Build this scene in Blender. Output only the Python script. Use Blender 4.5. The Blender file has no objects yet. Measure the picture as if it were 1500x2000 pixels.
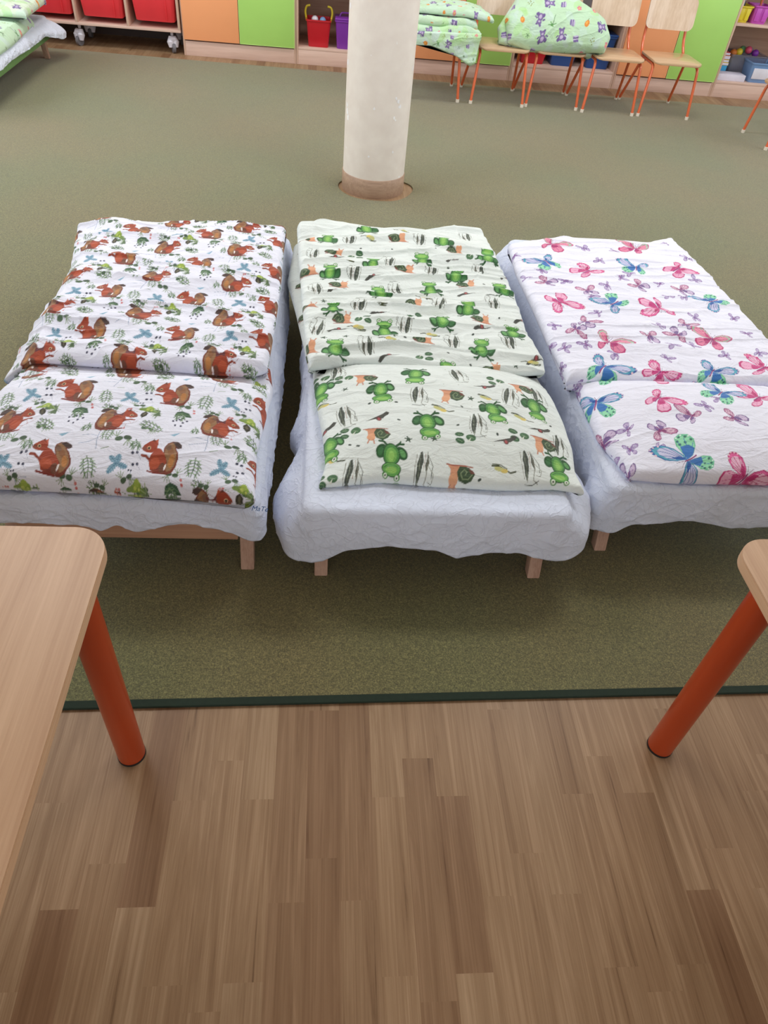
import bpy, bmesh, math, random
import numpy as np
from mathutils import Vector, Matrix

random.seed(7)
SC = bpy.context.scene
COL = SC.collection
PI = math.pi

# ------------------------------------------------------------------ camera
cam_d = bpy.data.cameras.new('camera')
cam_d.sensor_fit = 'VERTICAL'
cam_d.sensor_height = 36.0
cam_d.lens = 1387.0 / 2000.0 * 36.0
cam_d.clip_start = 0.02
cam_d.clip_end = 60
cam = bpy.data.objects.new('camera', cam_d)
COL.objects.link(cam)
R_ = ((0.99537959, 0.0203576, 0.09383516),
      (-0.05301213, -0.70006157, 0.71211181),
      (0.08005737, -0.71551276, -0.69399734))
_n = np.array([-160., 1430., 1387.]); _n /= np.linalg.norm(_n)
_d = np.array([-103., -1357., 1387.]); _d -= _d @ _n * _n; _d /= np.linalg.norm(_d)
_r = np.cross(_n, _d)
if _r[0] < 0: _r = -_r
M_ = np.array([_r, _d, -_n])
m4 = Matrix.Identity(4)
for i in range(3):
    m4[i][0] = M_[i][0]; m4[i][1] = -M_[i][1]; m4[i][2] = -M_[i][2]
m4[2][3] = 1.5
cam.matrix_world = m4
SC.camera = cam

# ------------------------------------------------------------------ colour management, world, lights
SC.view_settings.view_transform = 'Standard'
SC.view_settings.look = 'None'
SC.view_settings.gamma = 1.0
SC.view_settings.use_curve_mapping = False
SC.view_settings.exposure = 0.36

world = bpy.data.worlds.new('world'); SC.world = world
world.use_nodes = True
world.node_tree.nodes['Background'].inputs[0].default_value = (0.80, 0.88, 1.0, 1)
world.node_tree.nodes['Background'].inputs[1].default_value = 0.5

def area_light(name, loc, target, sx, sy, power, col):
    d = bpy.data.lights.new(name, 'AREA'); d.shape = 'RECTANGLE'
    d.size = sx; d.size_y = sy; d.energy = power; d.color = col
    o = bpy.data.objects.new(name, d); COL.objects.link(o)
    o.location = loc
    o.rotation_euler = (Vector(target) - Vector(loc)).to_track_quat('-Z', 'Y').to_euler()
    return o
# daylight through windows behind the viewer, plus added unseen side-window and ceiling fill
for x, pw_ in ((-2.6, 40.0), (0.6, 10.0), (3.8, 36.0)):
    area_light('window_daylight', (x, -4.42, 1.80), (x, 2.0, 0.5), 2.2, 1.7, pw_, (0.90, 0.95, 1.0))
for y in (2.8, 5.3):  # unseen side-window lamps, added to light the far half
    area_light('window_daylight', (-3.95, y, 1.80), (0.0, y, 0.5), 1.9, 1.5, 26.0, (0.90, 0.95, 1.0))
    area_light('window_daylight', (5.15, y, 1.80), (1.0, y, 0.5), 1.9, 1.5, 26.0, (0.90, 0.95, 1.0))
for x in (-1.6, 1.6):
    for y, pw_ in ((3.0, 25.0), (5.4, 24.0)):
        area_light('ceiling_panel_light', (x, y, 2.93), (x, y, 0), 1.15, 0.55, pw_, (1.0, 0.98, 0.98))  # no known fixture; fill added to brighten the column and far half

# ------------------------------------------------------------------ helpers
def lin(c):
    return tuple(((v / 255.0) / 12.92 if v / 255.0 <= 0.04045 else ((v / 255.0 + 0.055) / 1.055) ** 2.4) for v in c)

def new_mat(name):
    m = bpy.data.materials.new(name); m.use_nodes = True
    nt = m.node_tree; b = nt.nodes['Principled BSDF']
    return m, nt, b

def N(nt, t, **kw):
    n = nt.nodes.new(t)
    for k, v in kw.items():
        if k.startswith('_'): setattr(n, k[1:], v)
        else: n.inputs[k.replace('__', ' ')].default_value = v
    return n

def ramp(nt, stops, fac=None):
    r = nt.nodes.new('ShaderNodeValToRGB')
    cr = r.color_ramp
    while len(cr.elements) < len(stops): cr.elements.new(0.5)
    for e, (p, c) in zip(cr.elements, stops):
        e.position = p; e.color = (*c, 1)
    if fac is not None: nt.links.new(fac, r.inputs[0])
    return r

def obj_coords(nt, scale=(1, 1, 1), rot=(0, 0, 0)):
    tc = nt.nodes.new('ShaderNodeTexCoord')
    mp = nt.nodes.new('ShaderNodeMapping')
    mp.inputs['Scale'].default_value = scale
    mp.inputs['Rotation'].default_value = rot
    nt.links.new(tc.outputs['Object'], mp.inputs[0])
    return mp.outputs[0]

def plain(name, rgb, rough=0.5, metal=0.0, var=0.04, nscale=8.0, bump=0.0, coat=0.0, alpha=1.0, trans=0.0):
    """procedural near-plain material: a faint noise keeps it from looking flat"""
    m, nt, b = new_mat(name)
    v = obj_coords(nt)
    n = N(nt, 'ShaderNodeTexNoise', Scale=nscale, Detail=3.0)
    nt.links.new(v, n.inputs['Vector'])
    c = lin(rgb)
    lo = tuple(x * (1 - var * 2) for x in c); hi = tuple(min(1, x * (1 + var * 2)) for x in c)
    r = ramp(nt, [(0.3, lo), (0.7, hi)], n.outputs['Fac'])
    nt.links.new(r.outputs[0], b.inputs['Base Color'])
    b.inputs['Roughness'].default_value = rough
    b.inputs['Metallic'].default_value = metal
    b.inputs['Coat Weight'].default_value = coat
    b.inputs['Transmission Weight'].default_value = trans
    if bump:
        bp = N(nt, 'ShaderNodeBump', Strength=bump, Distance=0.002)
        nt.links.new(n.outputs['Fac'], bp.inputs['Height'])
        nt.links.new(bp.outputs[0], b.inputs['Normal'])
    return m

def wood(name, c1, c2, axis='Y', scale=1.0, rough=0.45, strength=1.0, coat=0.0):
    m, nt, b = new_mat(name)
    s = {'X': (1.2, 26, 26), 'Y': (26, 1.2, 26), 'Z': (26, 26, 1.2)}[axis]
    v = obj_coords(nt, tuple(k * scale for k in s))
    n = N(nt, 'ShaderNodeTexNoise', Scale=1.0, Detail=5.0, Roughness=0.6, Distortion=0.35)
    nt.links.new(v, n.inputs['Vector'])
    s2 = {'X': (4, 240, 240), 'Y': (240, 4, 240), 'Z': (240, 240, 4)}[axis]
    v2 = obj_coords(nt, tuple(k * scale for k in s2))
    n2 = N(nt, 'ShaderNodeTexNoise', Scale=1.0, Detail=2.0)
    nt.links.new(v2, n2.inputs['Vector'])
    mx = N(nt, 'ShaderNodeMix'); mx.inputs[0].default_value = 0.35
    nt.links.new(n.outputs['Fac'], mx.inputs[2]); nt.links.new(n2.outputs['Fac'], mx.inputs[3])
    r = ramp(nt, [(0.32, lin(c2)), (0.62, lin(c1))], mx.outputs[0])
    nt.links.new(r.outputs[0], b.inputs['Base Color'])
    b.inputs['Roughness'].default_value = rough
    b.inputs['Coat Weight'].default_value = coat
    bp = N(nt, 'ShaderNodeBump', Strength=0.12 * strength, Distance=0.001)
    nt.links.new(n2.outputs['Fac'], bp.inputs['Height'])
    nt.links.new(bp.outputs[0], b.inputs['Normal'])
    return m

def tag(o, label=None, cat=None, group=None, kind=None):
    if label: o['label'] = label
    if cat: o['category'] = cat
    if group: o['group'] = group
    if kind: o['kind'] = kind
    return o

def empty(name, loc=(0, 0, 0), rz=0.0):
    o = bpy.data.objects.new(name, None); COL.objects.link(o)
    o.location = loc; o.rotation_euler = (0, 0, rz); o.empty_display_size = 0.1
    return o

class MB:
    """collects shapes, builds one mesh object"""
    def __init__(self): self.bm = bmesh.new()
    def box(self, x0, x1, y0, y1, z0, z1, bevel=0.0, seg=2):
        r = bmesh.ops.create_cube(self.bm, size=1.0)
        vs = r['verts']
        for v in vs:
            v.co = Vector(((x0 + x1) / 2 + v.co.x * (x1 - x0), (y0 + y1) / 2 + v.co.y * (y1 - y0), (z0 + z1) / 2 + v.co.z * (z1 - z0)))
        if bevel:
            es = list({e for v in vs for e in v.link_edges})
            bmesh.ops.bevel(self.bm, geom=es, offset=bevel, segments=seg, affect='EDGES', profile=0.5)
        return self
    def prism(self, pts, z0, z1, bevel=0.0):
        """pts: closed xy outline, extruded z0..z1"""
        lo = [self.bm.verts.new((x, y, z0)) for x, y in pts]
        hi = [self.bm.verts.new((x, y, z1)) for x, y in pts]
        n = len(pts)
        f = [self.bm.faces.new(hi), self.bm.faces.new(lo[::-1])]
        for i in range(n):
            self.bm.faces.new((lo[i], lo[(i + 1) % n], hi[(i + 1) % n], hi[i]))
        if bevel:
            es = [e for ff in f for e in ff.edges]
            bmesh.ops.bevel(self.bm, geom=es, offset=bevel, segments=2, affect='EDGES', profile=0.5)
        return self
    def tube(self, pts, r, seg=14, cap=True):
        pts = [Vector(p) for p in pts]
        rr = r if hasattr(r, '__len__') else [r] * len(pts)
        rings = []
        prev = None
        for i, p in enumerate(pts):
            t = (pts[min(i + 1, len(pts) - 1)] - pts[max(i - 1, 0)]).normalized()
            if prev is None:
                a = Vector((1, 0, 0)) if abs(t.x) < 0.9 else Vector((0, 1, 0))
                u = t.cross(a).normalized()
            else:
                u = (prev - prev.dot(t) * t).normalized()
            prev = u
            w = t.cross(u)
            rings.append([self.bm.verts.new(p + rr[i] * (math.cos(2 * PI * k / seg) * u + math.sin(2 * PI * k / seg) * w)) for k in range(seg)])
        for a, b in zip(rings, rings[1:]):
            for k in range(seg):
                self.bm.faces.new((a[k], a[(k + 1) % seg], b[(k + 1) % seg], b[k]))
        if cap:
            self.bm.faces.new(rings[0][::-1]); self.bm.faces.new(rings[-1])
        return self
    def lathe(self, prof, cx=0, cy=0, seg=48):
        rings = []
        for r, z in prof:
            rings.append([self.bm.verts.new((cx + r * math.cos(2 * PI * k / seg), cy + r * math.sin(2 * PI * k / seg), z)) for k in range(seg)])
        for a, b in zip(rings, rings[1:]):
            for k in range(seg):
                self.bm.faces.new((a[k], a[(k + 1) % seg], b[(k + 1) % seg], b[k]))
        self.bm.faces.new(rings[0][::-1]); self.bm.faces.new(rings[-1])
        return self
    def xform(self, M):
        bmesh.ops.transform(self.bm, matrix=M, verts=self.bm.verts[:]); return self
    def build(self, name, m, parent=None, smooth=True, loc=None):
        bmesh.ops.recalc_face_normals(self.bm, faces=self.bm.faces[:])
        me = bpy.data.meshes.new(name); self.bm.to_mesh(me); self.bm.free()
        me.materials.append(m)
        if smooth:
            for p in me.polygons: p.use_smooth = True
            try: me.set_sharp_from_angle(angle=math.radians(38))
            except Exception: pass
        o = bpy.data.objects.new(name, me); COL.objects.link(o)
        if parent: o.parent = parent
        if loc: o.location = loc
        return o

def fillet(pts, rad=0.04, n=6):
    """round the corners of a 3-D polyline"""
    P = [Vector(p) for p in pts]; out = [P[0]]
    for i in range(1, len(P) - 1):
        a, b, c = P[i - 1], P[i], P[i + 1]
        r = min(rad, (a - b).length * 0.45, (c - b).length * 0.45)
        s = b + (a - b).normalized() * r; e = b + (c - b).normalized() * r
        for k in range(n + 1):
            t = k / n
            out.append((1 - t) ** 2 * s + 2 * t * (1 - t) * b + t * t * e)
    out.append(P[-1]); return out

def rrect(x0, x1, y0, y1, r, n=8, rs=None):
    rs = rs or (r, r, r, r)
    pts = []
    for (cx, cy, a0), q in zip(((x1, y1, 0), (x0, y1, 90), (x0, y0, 180), (x1, y0, 270)), rs):
        ccx = cx - q if cx == x1 else cx + q
        ccy = cy - q if cy == y1 else cy + q
        for k in range(n + 1):
            a = math.radians(a0 + 90 * k / n)
            pts.append((ccx + q * math.cos(a), ccy + q * math.sin(a)))
    return pts

def copy_tree(o, parent=None):
    c = o.copy(); COL.objects.link(c)
    if parent is not None:
        c.parent = parent
    for ch in [k for k in bpy.data.objects if k.parent == o and k is not c]:
        copy_tree(ch, c)
    return c

# ------------------------------------------------------------------ numpy noise
def vnoise(x, y, seed=0):
    """smooth value noise in -1..1 on arrays"""
    rng = np.random.RandomState(seed)
    G = rng.uniform(-1, 1, (128, 128))
    xi = np.floor(x).astype(int); yi = np.floor(y).astype(int)
    fx = x - xi; fy = y - yi
    fx = fx * fx * fx * (fx * (fx * 6 - 15) + 10); fy = fy * fy * fy * (fy * (fy * 6 - 15) + 10)
    a = G[xi % 128, yi % 128]; b = G[(xi + 1) % 128, yi % 128]
    c = G[xi % 128, (yi + 1) % 128]; d = G[(xi + 1) % 128, (yi + 1) % 128]
    return (a * (1 - fx) + b * fx) * (1 - fy) + (c * (1 - fx) + d * fx) * fy

def fbm(x, y, seed=0, o=3):
    s = 0; a = 1; t = 0
    for k in range(o):
        s = s + a * vnoise(x * 2 ** k + 17.3 * k, y * 2 ** k + 5.1 * k, seed + k); t += a; a *= 0.5
    return s / t

def wrinkle(X, Y, seed, amp=0.006, ang=0.0, lx=0.30, ly=0.075):
    ca, sa = math.cos(ang), math.sin(ang)
    U = X * ca + Y * sa; V = -X * sa + Y * ca
    V = V + 0.035 * fbm(U / 0.22, V / 0.3, seed + 11)
    h = fbm(U / lx, V / ly, seed, 2)
    rid = 1 - np.abs(vnoise(U / (lx * 1.3) + 3.3, V / (ly * 0.8), seed + 5)) * 2
    rid2 = 1 - np.abs(vnoise(U / 0.12 + 9.3, V / 0.05, seed + 8)) * 2
    return 1.5 * amp * (0.9 * h + 0.55 * np.clip(rid, 0, 1) ** 3 + 0.22 * np.clip(rid2, 0, 1) ** 3)

# ------------------------------------------------------------------ fabric print painter
def cov(sd, soft=1.2):
    return np.clip(0.5 - sd / soft, 0, 1)

def sd_poly(x, y, P):
    P = np.asarray(P, float)
    d = np.full(x.shape, 1e18); s = np.ones(x.shape)
    n = len(P)
    for i in range(n):
        a = P[i]; b = P[i - 1]
        ex, ey = b[0] - a[0], b[1] - a[1]
        wx, wy = x - a[0], y - a[1]
        t = np.clip((wx * ex + wy * ey) / (ex * ex + ey * ey + 1e-12), 0, 1)
        dx, dy = wx - ex * t, wy - ey * t
        d = np.minimum(d, dx * dx + dy * dy)
        c1 = y >= a[1]; c2 = y < b[1]; c3 = ex * wy > ey * wx
        flip = (c1 & c2 & c3) | (~c1 & ~c2 & ~c3)
        s = np.where(flip, -s, s)
    return s * np.sqrt(d)

def sd_line(x, y, P, w):
    d = np.full(x.shape, 1e18)
    for a, b in zip(P, P[1:]):
        ex, ey = b[0] - a[0], b[1] - a[1]
        wx, wy = x - a[0], y - a[1]
        t = np.clip((wx * ex + wy * ey) / (ex * ex + ey * ey + 1e-12), 0, 1)
        dx, dy = wx - ex * t, wy - ey * t
        d = np.minimum(d, dx * dx + dy * dy)
    return np.sqrt(d) - w / 2

def sd_ell(x, y, cx, cy, rx, ry, rot=0):
    c, s = math.cos(math.radians(rot)), math.sin(math.radians(rot))
    u = (x - cx) * c + (y - cy) * s; v = -(x - cx) * s + (y - cy) * c
    k = np.sqrt((u / rx) ** 2 + (v / ry) ** 2)
    return (k - 1) * min(rx, ry)

class Print:
    """paints flat motifs (millimetres) into the cloth's colour grid"""
    def __init__(self, PX, PY, base):
        self.PX, self.PY = PX, PY
        self.C = np.empty(PX.shape + (3,)); self.C[:] = lin(base)
    def stamp(self, shapes, ox, oy, R, sx=1.0, sy=1.0, rot=0.0, op=1.0):
        Rm = R / 1000.0 * max(abs(sx), abs(sy))
        m = (np.abs(self.PX - ox) < Rm) & (np.abs(self.PY - oy) < Rm)
        rows = np.nonzero(m.any(1))[0]
        if not len(rows): return
        cols = np.nonzero(m.any(0))[0]
        sl = (slice(rows[0], rows[-1] + 1), slice(cols[0], cols[-1] + 1))
        dx = (self.PX[sl] - ox) * 1000; dy = (self.PY[sl] - oy) * 1000
        a = math.radians(rot); c, s = math.cos(a), math.sin(a)
        u = (dx * c + dy * s) / sx; v = (-dx * s + dy * c) / sy
        C = self.C[sl]
        near = (np.abs(u) < R) & (np.abs(v) < R)
        for sh in shapes:
            k = sh[0]
            if k == 'E': sd = sd_ell(u, v, *sh[1:6]); col = sh[6]
            elif k == 'P': sd = sd_poly(u, v, sh[1]); col = sh[2]
            else: sd = sd_line(u, v, sh[1], sh[2]); col = sh[3]
            al = (cov(sd) * near * op * (sh[-1] if isinstance(sh[-1], float) else 1.0))[..., None]
            C[:] = C * (1 - al) + np.array(lin(col)) * al

# ---- motif definitions -------------------------------------------------------
def q3(pts, cx=290, cy=765, k=0.262, ky=0.385):
    return [((x - cx) * k, (cy - y) * ky) for x, y in pts]
RUST = (158, 62, 34); RUST2 = (186, 84, 50); DBR = (104, 52, 38); TAN = (150, 112, 78)
SQUIRREL = [
    ('P', q3([(320, 750), (322, 665), (350, 630), (400, 610), (455, 612), (500, 638), (508, 662), (470, 672), (446, 668), (474, 705), (490, 770), (486, 835), (446, 895), (380, 918), (335, 908), (352, 860)]), (120, 52, 34)),
    ('P', q3([(330, 750), (334, 668), (360, 636), (402, 622), (440, 632), (435, 668), (458, 710), (470, 770), (466, 826), (430, 872), (380, 886), (372, 850), (375, 800), (350, 760)]), TAN),
    ('P', q3([(395, 615), (455, 612), (500, 638), (508, 662), (470, 672), (440, 655)]), (70, 52, 50)),
    ('E', *q3([(395, 705)])[0], 9, 17, 10, (140, 92, 58)), ('E', *q3([(420, 790)])[0], 8, 22, 0, (182, 122, 66)),
    ('E', *q3([(365, 665)])[0], 8, 10, 0, (120, 88, 70)),
    ('P', q3([(232, 672), (290, 684), (335, 735), (362, 790), (366, 862), (335, 902), (258, 900), (205, 872), (190, 815), (172, 782), (195, 735)]), RUST),
    ('E', *q3([(285, 860)])[0], 17, 15, 0, (124, 50, 34)), ('E', *q3([(245, 812)])[0], 14, 20, 0, RUST2, 0.75),
    ('E', *q3([(330, 850)])[0], 9, 18, 0, (112, 66, 48)),
    ('P', q3([(78, 695), (96, 660), (148, 622), (190, 600), (236, 606), (250, 642), (240, 690), (196, 722), (128, 724), (90, 712)]), RUST),
    ('P', q3([(176, 612), (196, 588), (212, 622)]), DBR), ('P', q3([(212, 612), (240, 588), (244, 640)]), RUST2),
    ('E', *q3([(110, 692)])[0], 6, 7, 0, (130, 72, 56)),
    ('E', *q3([(152, 680)])[0], 5.2, 6.5, 0, (226, 190, 150)), ('E', *q3([(152, 682)])[0], 3.4, 4.4, 0, (30, 20, 20)),
    ('L', q3([(92, 758), (135, 756), (188, 782)]), 7.0, (140, 56, 34)), ('L', q3([(176, 882), (240, 896), (330, 904)]), 6.0, (128, 44, 36)),
    ('E', *q3([(361, 842)])[0], 2.6, 11, -10, (248, 240, 240)),
]

def fern(n=6, L=46, w=2.2, c1=(70, 104, 72), c2=(126, 158, 112), spread=17):
    s = [('L', [(0, L / 2), (2, 0), (-3, -L / 2)], w, c1)]
    for i in range(n):
        t = L / 2 - 5 - i * (L - 10) / n
        k = spread * (0.55 + 0.45 * math.sin(PI * (i + 0.7) / n))
        for sg in (-1, 1):
            s.append(('L', [(0.5, t), (sg * k * 0.6, t - 5), (sg * k, t - 13)], w, c2 if (i + sg) % 2 else c1))
            s.append(('L', [(sg * k * 0.6, t - 5), (sg * k * 0.55, t - 14)], w * 0.9, c1))
            s.append(('L', [(sg * k * 0.35, t - 3), (sg * k * 0.9, t - 2)], w * 0.7, c2))
    return s
FERN = fern(5, 54, 2.3, spread=20); FERNB = fern(5, 56, 2.4, (66, 94, 66), (128, 160, 112), 17)
SPRIG = fern(3, 26, 1.9, (80, 112, 80), (120, 150, 110), 11)
BLUE = []
for a, l in ((72, 26), (118, 28), (-28, 26), (222, 30)):
    ca, sa = math.cos(math.radians(a)), math.sin(math.radians(a))
    BLUE.append(('E', ca * l * .52, sa * l * .52, l * .52, 6.5, a, (140, 178, 198)))
    for j in range(5):
        t = l * (j + 0.8) / 5
        k = 8 * (1 - (t / l - .5) ** 2 * 2)
        BLUE.append(('L', [(ca * (t - 3) - sa * 0, sa * (t - 3)), (ca * t - sa * k, sa * t + ca * k)], 1.6, (92, 138, 170)))
        BLUE.append(('L', [(ca * (t - 3) - sa * 0, sa * (t - 3)), (ca * t + sa * k, sa * t - ca * k)], 1.6, (92, 138, 170)))
    BLUE.append(('L', [(0, 0), (ca * l, sa * l)], 1.6, (84, 126, 158)))
YGREEN = [('E', 0, 14, 15, 10, 20, (140, 168, 66)), ('E', 14, 6, 12, 7, -30, (112, 142, 62)), ('E', -14, 12, 10, 6, 10, (128, 154, 78)),
          ('E', 2, 22, 7, 8, 0, (160, 184, 80)), ('E', -2, 13, 4, 4, 0, (190, 204, 104)), ('E', 8, 10, 3, 4, 0, (190, 204, 104)),
          ('P', [(-4, 4), (-12, -6), (-12, -20), (-4, -32), (4, -20), (4, -6)], (54, 52, 40)), ('E', -4, -12, 3, 9, 0, (98, 94, 72))]
REDTW = [('L', [(-24, 16), (-6, 0), (10, -8), (22, -6)], 1.2, (170, 128, 134)), ('L', [(-2, -3), (6, 12), (14, 16)], 1.1, (190, 130, 130)),
         ('L', [(10, -8), (14, -24)], 1.1, (190, 130, 130)), ('E', 15, 17, 3, 3.5, 0, (206, 126, 130)), ('E', 9, 18, 2.5, 3, 0, (206, 136, 136)),
         ('E', 14, -26, 3, 3.5, 0, (206, 126, 130)), ('E', 23, -5, 2.6, 3, 0, (206, 136, 136))]
PALE = [('L', [(0, 0), (20 * math.cos(math.radians(a)), 26 * math.sin(math.radians(a)))], 2.4, (156, 178, 132) if a % 40 else (112, 138, 96)) for a in range(100, 260, 20)] + [('P', [(0, 10), (4, -14), (-16, -14)], (92, 116, 84))]
EUC = [('E', -6, -2, 9, 7, 10, (78, 104, 78)), ('E', 12, 2, 9, 7, -5, (70, 92, 72))] + \
      [('L', [(-12, 4), (-12 + 16 * math.cos(math.radians(a)), 4 + 18 * math.sin(math.radians(a)))], 1.8, (120, 148, 106)) for a in (60, 90, 120, 150)] + \
      [('L', [(14, -4), (14 + 16 * math.cos(math.radians(a)), -4 + 18 * math.sin(math.radians(a)))], 1.8, (126, 152, 112)) for a in (-20, -50, -80, -110)]
DOTS2 = [('E', -5, 0, 3.4, 4, 0, (38, 44, 72)), ('E', 6, 0, 3.4, 4, 0, (38, 44, 72)), ('L', [(6, 0), (14, -16)], 0.8, (160, 164, 190))]
BTWIG = [('L', [(14, 34), (12, 0), (10, -30)], 1.6, (150, 166, 196)), ('L', [(12, 8), (-6, 16), (-24, 16)], 1.4, (150, 166, 196)),
         ('L', [(12, 0), (-8, -6), (-28, -8)], 1.4, (150, 166, 196)), ('E', 14, 36, 3, 3.6, 0, (44, 50, 76)), ('E', 23, 36, 3, 3.6, 0, (44, 50, 76)),
         ('L', [(22, -30), (40, -24)], 1.8, (134, 158, 130))]
FEATHER = [('P', [(-13, -3), (-2, -8), (11, 8), (0, 4)], (142, 182, 208))]
DLEAF = [('P', [(-20, -12), (-18, 8), (-6, 16), (10, 12), (20, -6), (8, -8), (2, 0), (-8, -8)], (52, 88, 62)), ('L', [(-16, 2), (0, 8), (14, 0)], 1.4, (96, 130, 96))]
BERRIES = [('E', x, y, 2.8, 3.4, 0, (40, 40, 78)) for x, y in ((-20, 4), (-11, 6), (-3, 10), (6, 16), (-16, -10), (4, -2), (14, 4), (-2, -14))]
REDB = [('E', 0, 6, 3, 3.6, 0, (214, 120, 120)), ('E', 1, -4, 3.2, 3.8, 0, (206, 110, 112)), ('L', [(-4, 16), (0, 6)], 1.0, (180, 140, 140))]
BOW = [('P', [(-14, 10), (-4, 2), (4, 2), (12, 12), (10, -8), (0, -4), (-12, -10)], (104, 52, 56))]

def paint_squirrels(p, x0, y0, x1, y1, ox, oy, px, py, seed, skew=0.0):
    rel = [(BTWIG, .090, .050, 42, 1), (FERN, .085, -.022, 34, 1), (BLUE, .149, -.019, 38, .95), (YGREEN, .197, -.081 + .0, 42, 1), (REDTW, .144, -.087, 36, 1), (PALE, -.023, -.086, 32, 1),
           (EUC, .157, .049, 34, 1), (DOTS2, .188, .006, 24, 1), (FEATHER, .026, .074, 20, 1), (FERNB, -.032, .095, 34, 1),
           (DLEAF, .036, .155, 28, 1), (BERRIES, .034, .125, 30, 1), (SPRIG, .069, .097, 20, 1), (EUC, -.040, .159, 34, .9), (EUC, .039, .19, 34, -.9), (REDB, .058, -.064, 22, 1),
           (EUC, -.078, -.050, 34, .8), (SPRIG, -.062, .032, 20, 1.2), (REDTW, .165, .10, 36, -.8), (EUC, .115, -.065, 34, -.7), (FERN, -.128, .066, 34, -.75), (EUC, .205, .085, 34, .75), (SPRIG, .03, -.085, 22, 1.3), (FERNB, .105, .165, 34, .8), (BTWIG, -.06, .175, 42, -.7), (DOTS2, -.06, -.02, 24, 1)]
    rng = random.Random(seed)
    K = range(-5, 7)
    L = []
    for m in K:
        for k in K:
            X = ox + k * px; Y = oy + m * py + skew * (k * px)
            if x0 - .2 < X < x1 + .2 and y0 - .25 < Y < y1 + .25: L.append((X, Y))
    for X, Y in L:
        for sh, dx, dy, R, s in rel:
            sy = py / .235
            p.stamp(sh, X + dx * px / .25, Y + dy * sy, R, s * 1.0, abs(s) * .98, rng.choice((-8, 0, 8)) + (180 if sh is FERNB else 0) + (58 if sh is FERNB else 0))
    for X, Y in L:
        p.stamp(SQUIRREL, X, Y, 72, .86, .80, 0)
        p.stamp(SQUIRREL, X - .122 * px / .25, Y + .5 * py, 72, -.86, .76, -8)
        p.stamp(BOW, X - .12, Y - .095, 18)

G1 = (34, 84, 42); G2 = (74, 140, 66); G3 = (146, 200, 100); G4 = (190, 222, 160)
FROG = [('E', -25, -17, 14, 20, 20, G1), ('E', 25, -17, 14, 20, -20, G1), ('E', -27, -16, 7, 12, 20, (96, 158, 92)), ('E', 27, -16, 7, 12, -20, (52, 110, 60)),
        ('L', [(-12, -36), (-20, -44), (-31, -45)], 6, G1), ('L', [(12, -36), (20, -44), (31, -45)], 6, G1), ('L', [(-20, -44), (-24, -51)], 4, G1), ('L', [(20, -44), (24, -51)], 4, G1),
        ('E', 0, -10, 21, 31, 0, G1), ('E', 0, -10, 18, 28, 0, G2), ('E', 0, -8, 13, 21, 0, (116, 176, 84)), ('E', 0, -6, 7, 14, 0, G3),
        ('E', -16, 43, 8, 8, 0, G2), ('E', 16, 43, 8, 8, 0, G2), ('E', 0, 28, 25, 17, 0, G1), ('E', 0, 28, 22.5, 15, 0, (104, 172, 84)), ('E', 0, 31, 15, 7, 0, G3),
        ('L', [(-17, 24), (-8, 18), (8, 18), (17, 24)], 1.8, (44, 96, 48)),
        ('E', -16, 44, 5, 5, 0, (235, 245, 230)), ('E', 16, 44, 5, 5, 0, (235, 245, 230)), ('E', -16, 44, 2.2, 2.2, 0, (60, 70, 60)), ('E', 16, 44, 2.2, 2.2, 0, (60, 70, 60))]
RD = (70, 78, 70); RL = (120, 122, 108)
REED = [('P', [(6, -50), (2, -20), (8, 18), (14, 44), (20, 20), (20, -15), (12, -46)], RD), ('L', [(12, -44), (14, 38)], 1.2, (150, 160, 140)),
        ('P', [(-8, -48), (-14, -18), (-10, 20), (-4, -10)], (92, 94, 84)), ('L', [(-8, -48), (-12, 0), (-4, 40), (-16, 50)], 1.8, RL), ('L', [(-10, -40), (-26, -8), (-22, 22)], 1.6, RD),
        ('L', [(-12, -10), (-28, 14), (-24, 34), (-14, 30)], 1.5, RL), ('L', [(22, -40), (26, 0), (22, 34)], 1.6, RL), ('L', [(-20, 44), (0, 50), (22, 47)], 1.6, RD), ('L', [(-2, -44), (0, 10)], 1.4, (160, 130, 118))]
SNAIL = [('P', [(-8, -22), (38, -24), (28, -14), (26, 8), (20, 14), (8, 8)], (212, 150, 116)), ('E', 18, 10, 12, 15, 0, (226, 166, 128)), ('L', [(13, 20), (10, 34)], 4, (200, 140, 116)), ('L', [(24, 20), (29, 33)], 4, (200, 140, 116)),
         ('P', [(-38, -4), (-30, 12), (-14, 20), (4, 12), (10, -8), (4, -22), (-20, -20)], (62, 84, 58)), ('L', [(-30, -2), (-20, 10), (-6, 10), (0, -4), (-8, -14), (-16, -8), (-12, 0)], 2.4, (132, 150, 112)),
         ('P', [(-38, -4), (-30, -14), (-18, -18), (-26, -4)], (110, 66, 54)), ('L', [(-30, -22), (40, -24)], 3, (168, 96, 78))]
LILY = [('E', -18, -8, 14, 12, 10, (72, 112, 76)), ('E', 12, 10, 13, 10, -10, (62, 102, 70)), ('E', 14, -16, 13, 10, 0, (66, 104, 72)),
        ('L', [(-24, -6), (-12, -10)], 1.6, (150, 180, 140)), ('L', [(6, 12), (18, 8)], 1.6, (150, 180, 140)), ('L', [(8, -14), (20, -18)], 1.6, (150, 180, 140)), ('P', [(-18, -8), (-8, 6), (-14, 8)], (225, 230, 218))]
STROKE = [('P', [(-36, -16), (-30, -6), (-12, 6), (0, 4), (38, 8), (10, -1), (-14, -8), (-28, -20)], (72, 74, 68)), ('E', 0, 5, 8, 8, 0, (96, 72, 68)), ('E', 0, 6, 4, 5, 0, (176, 84, 88))]
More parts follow.
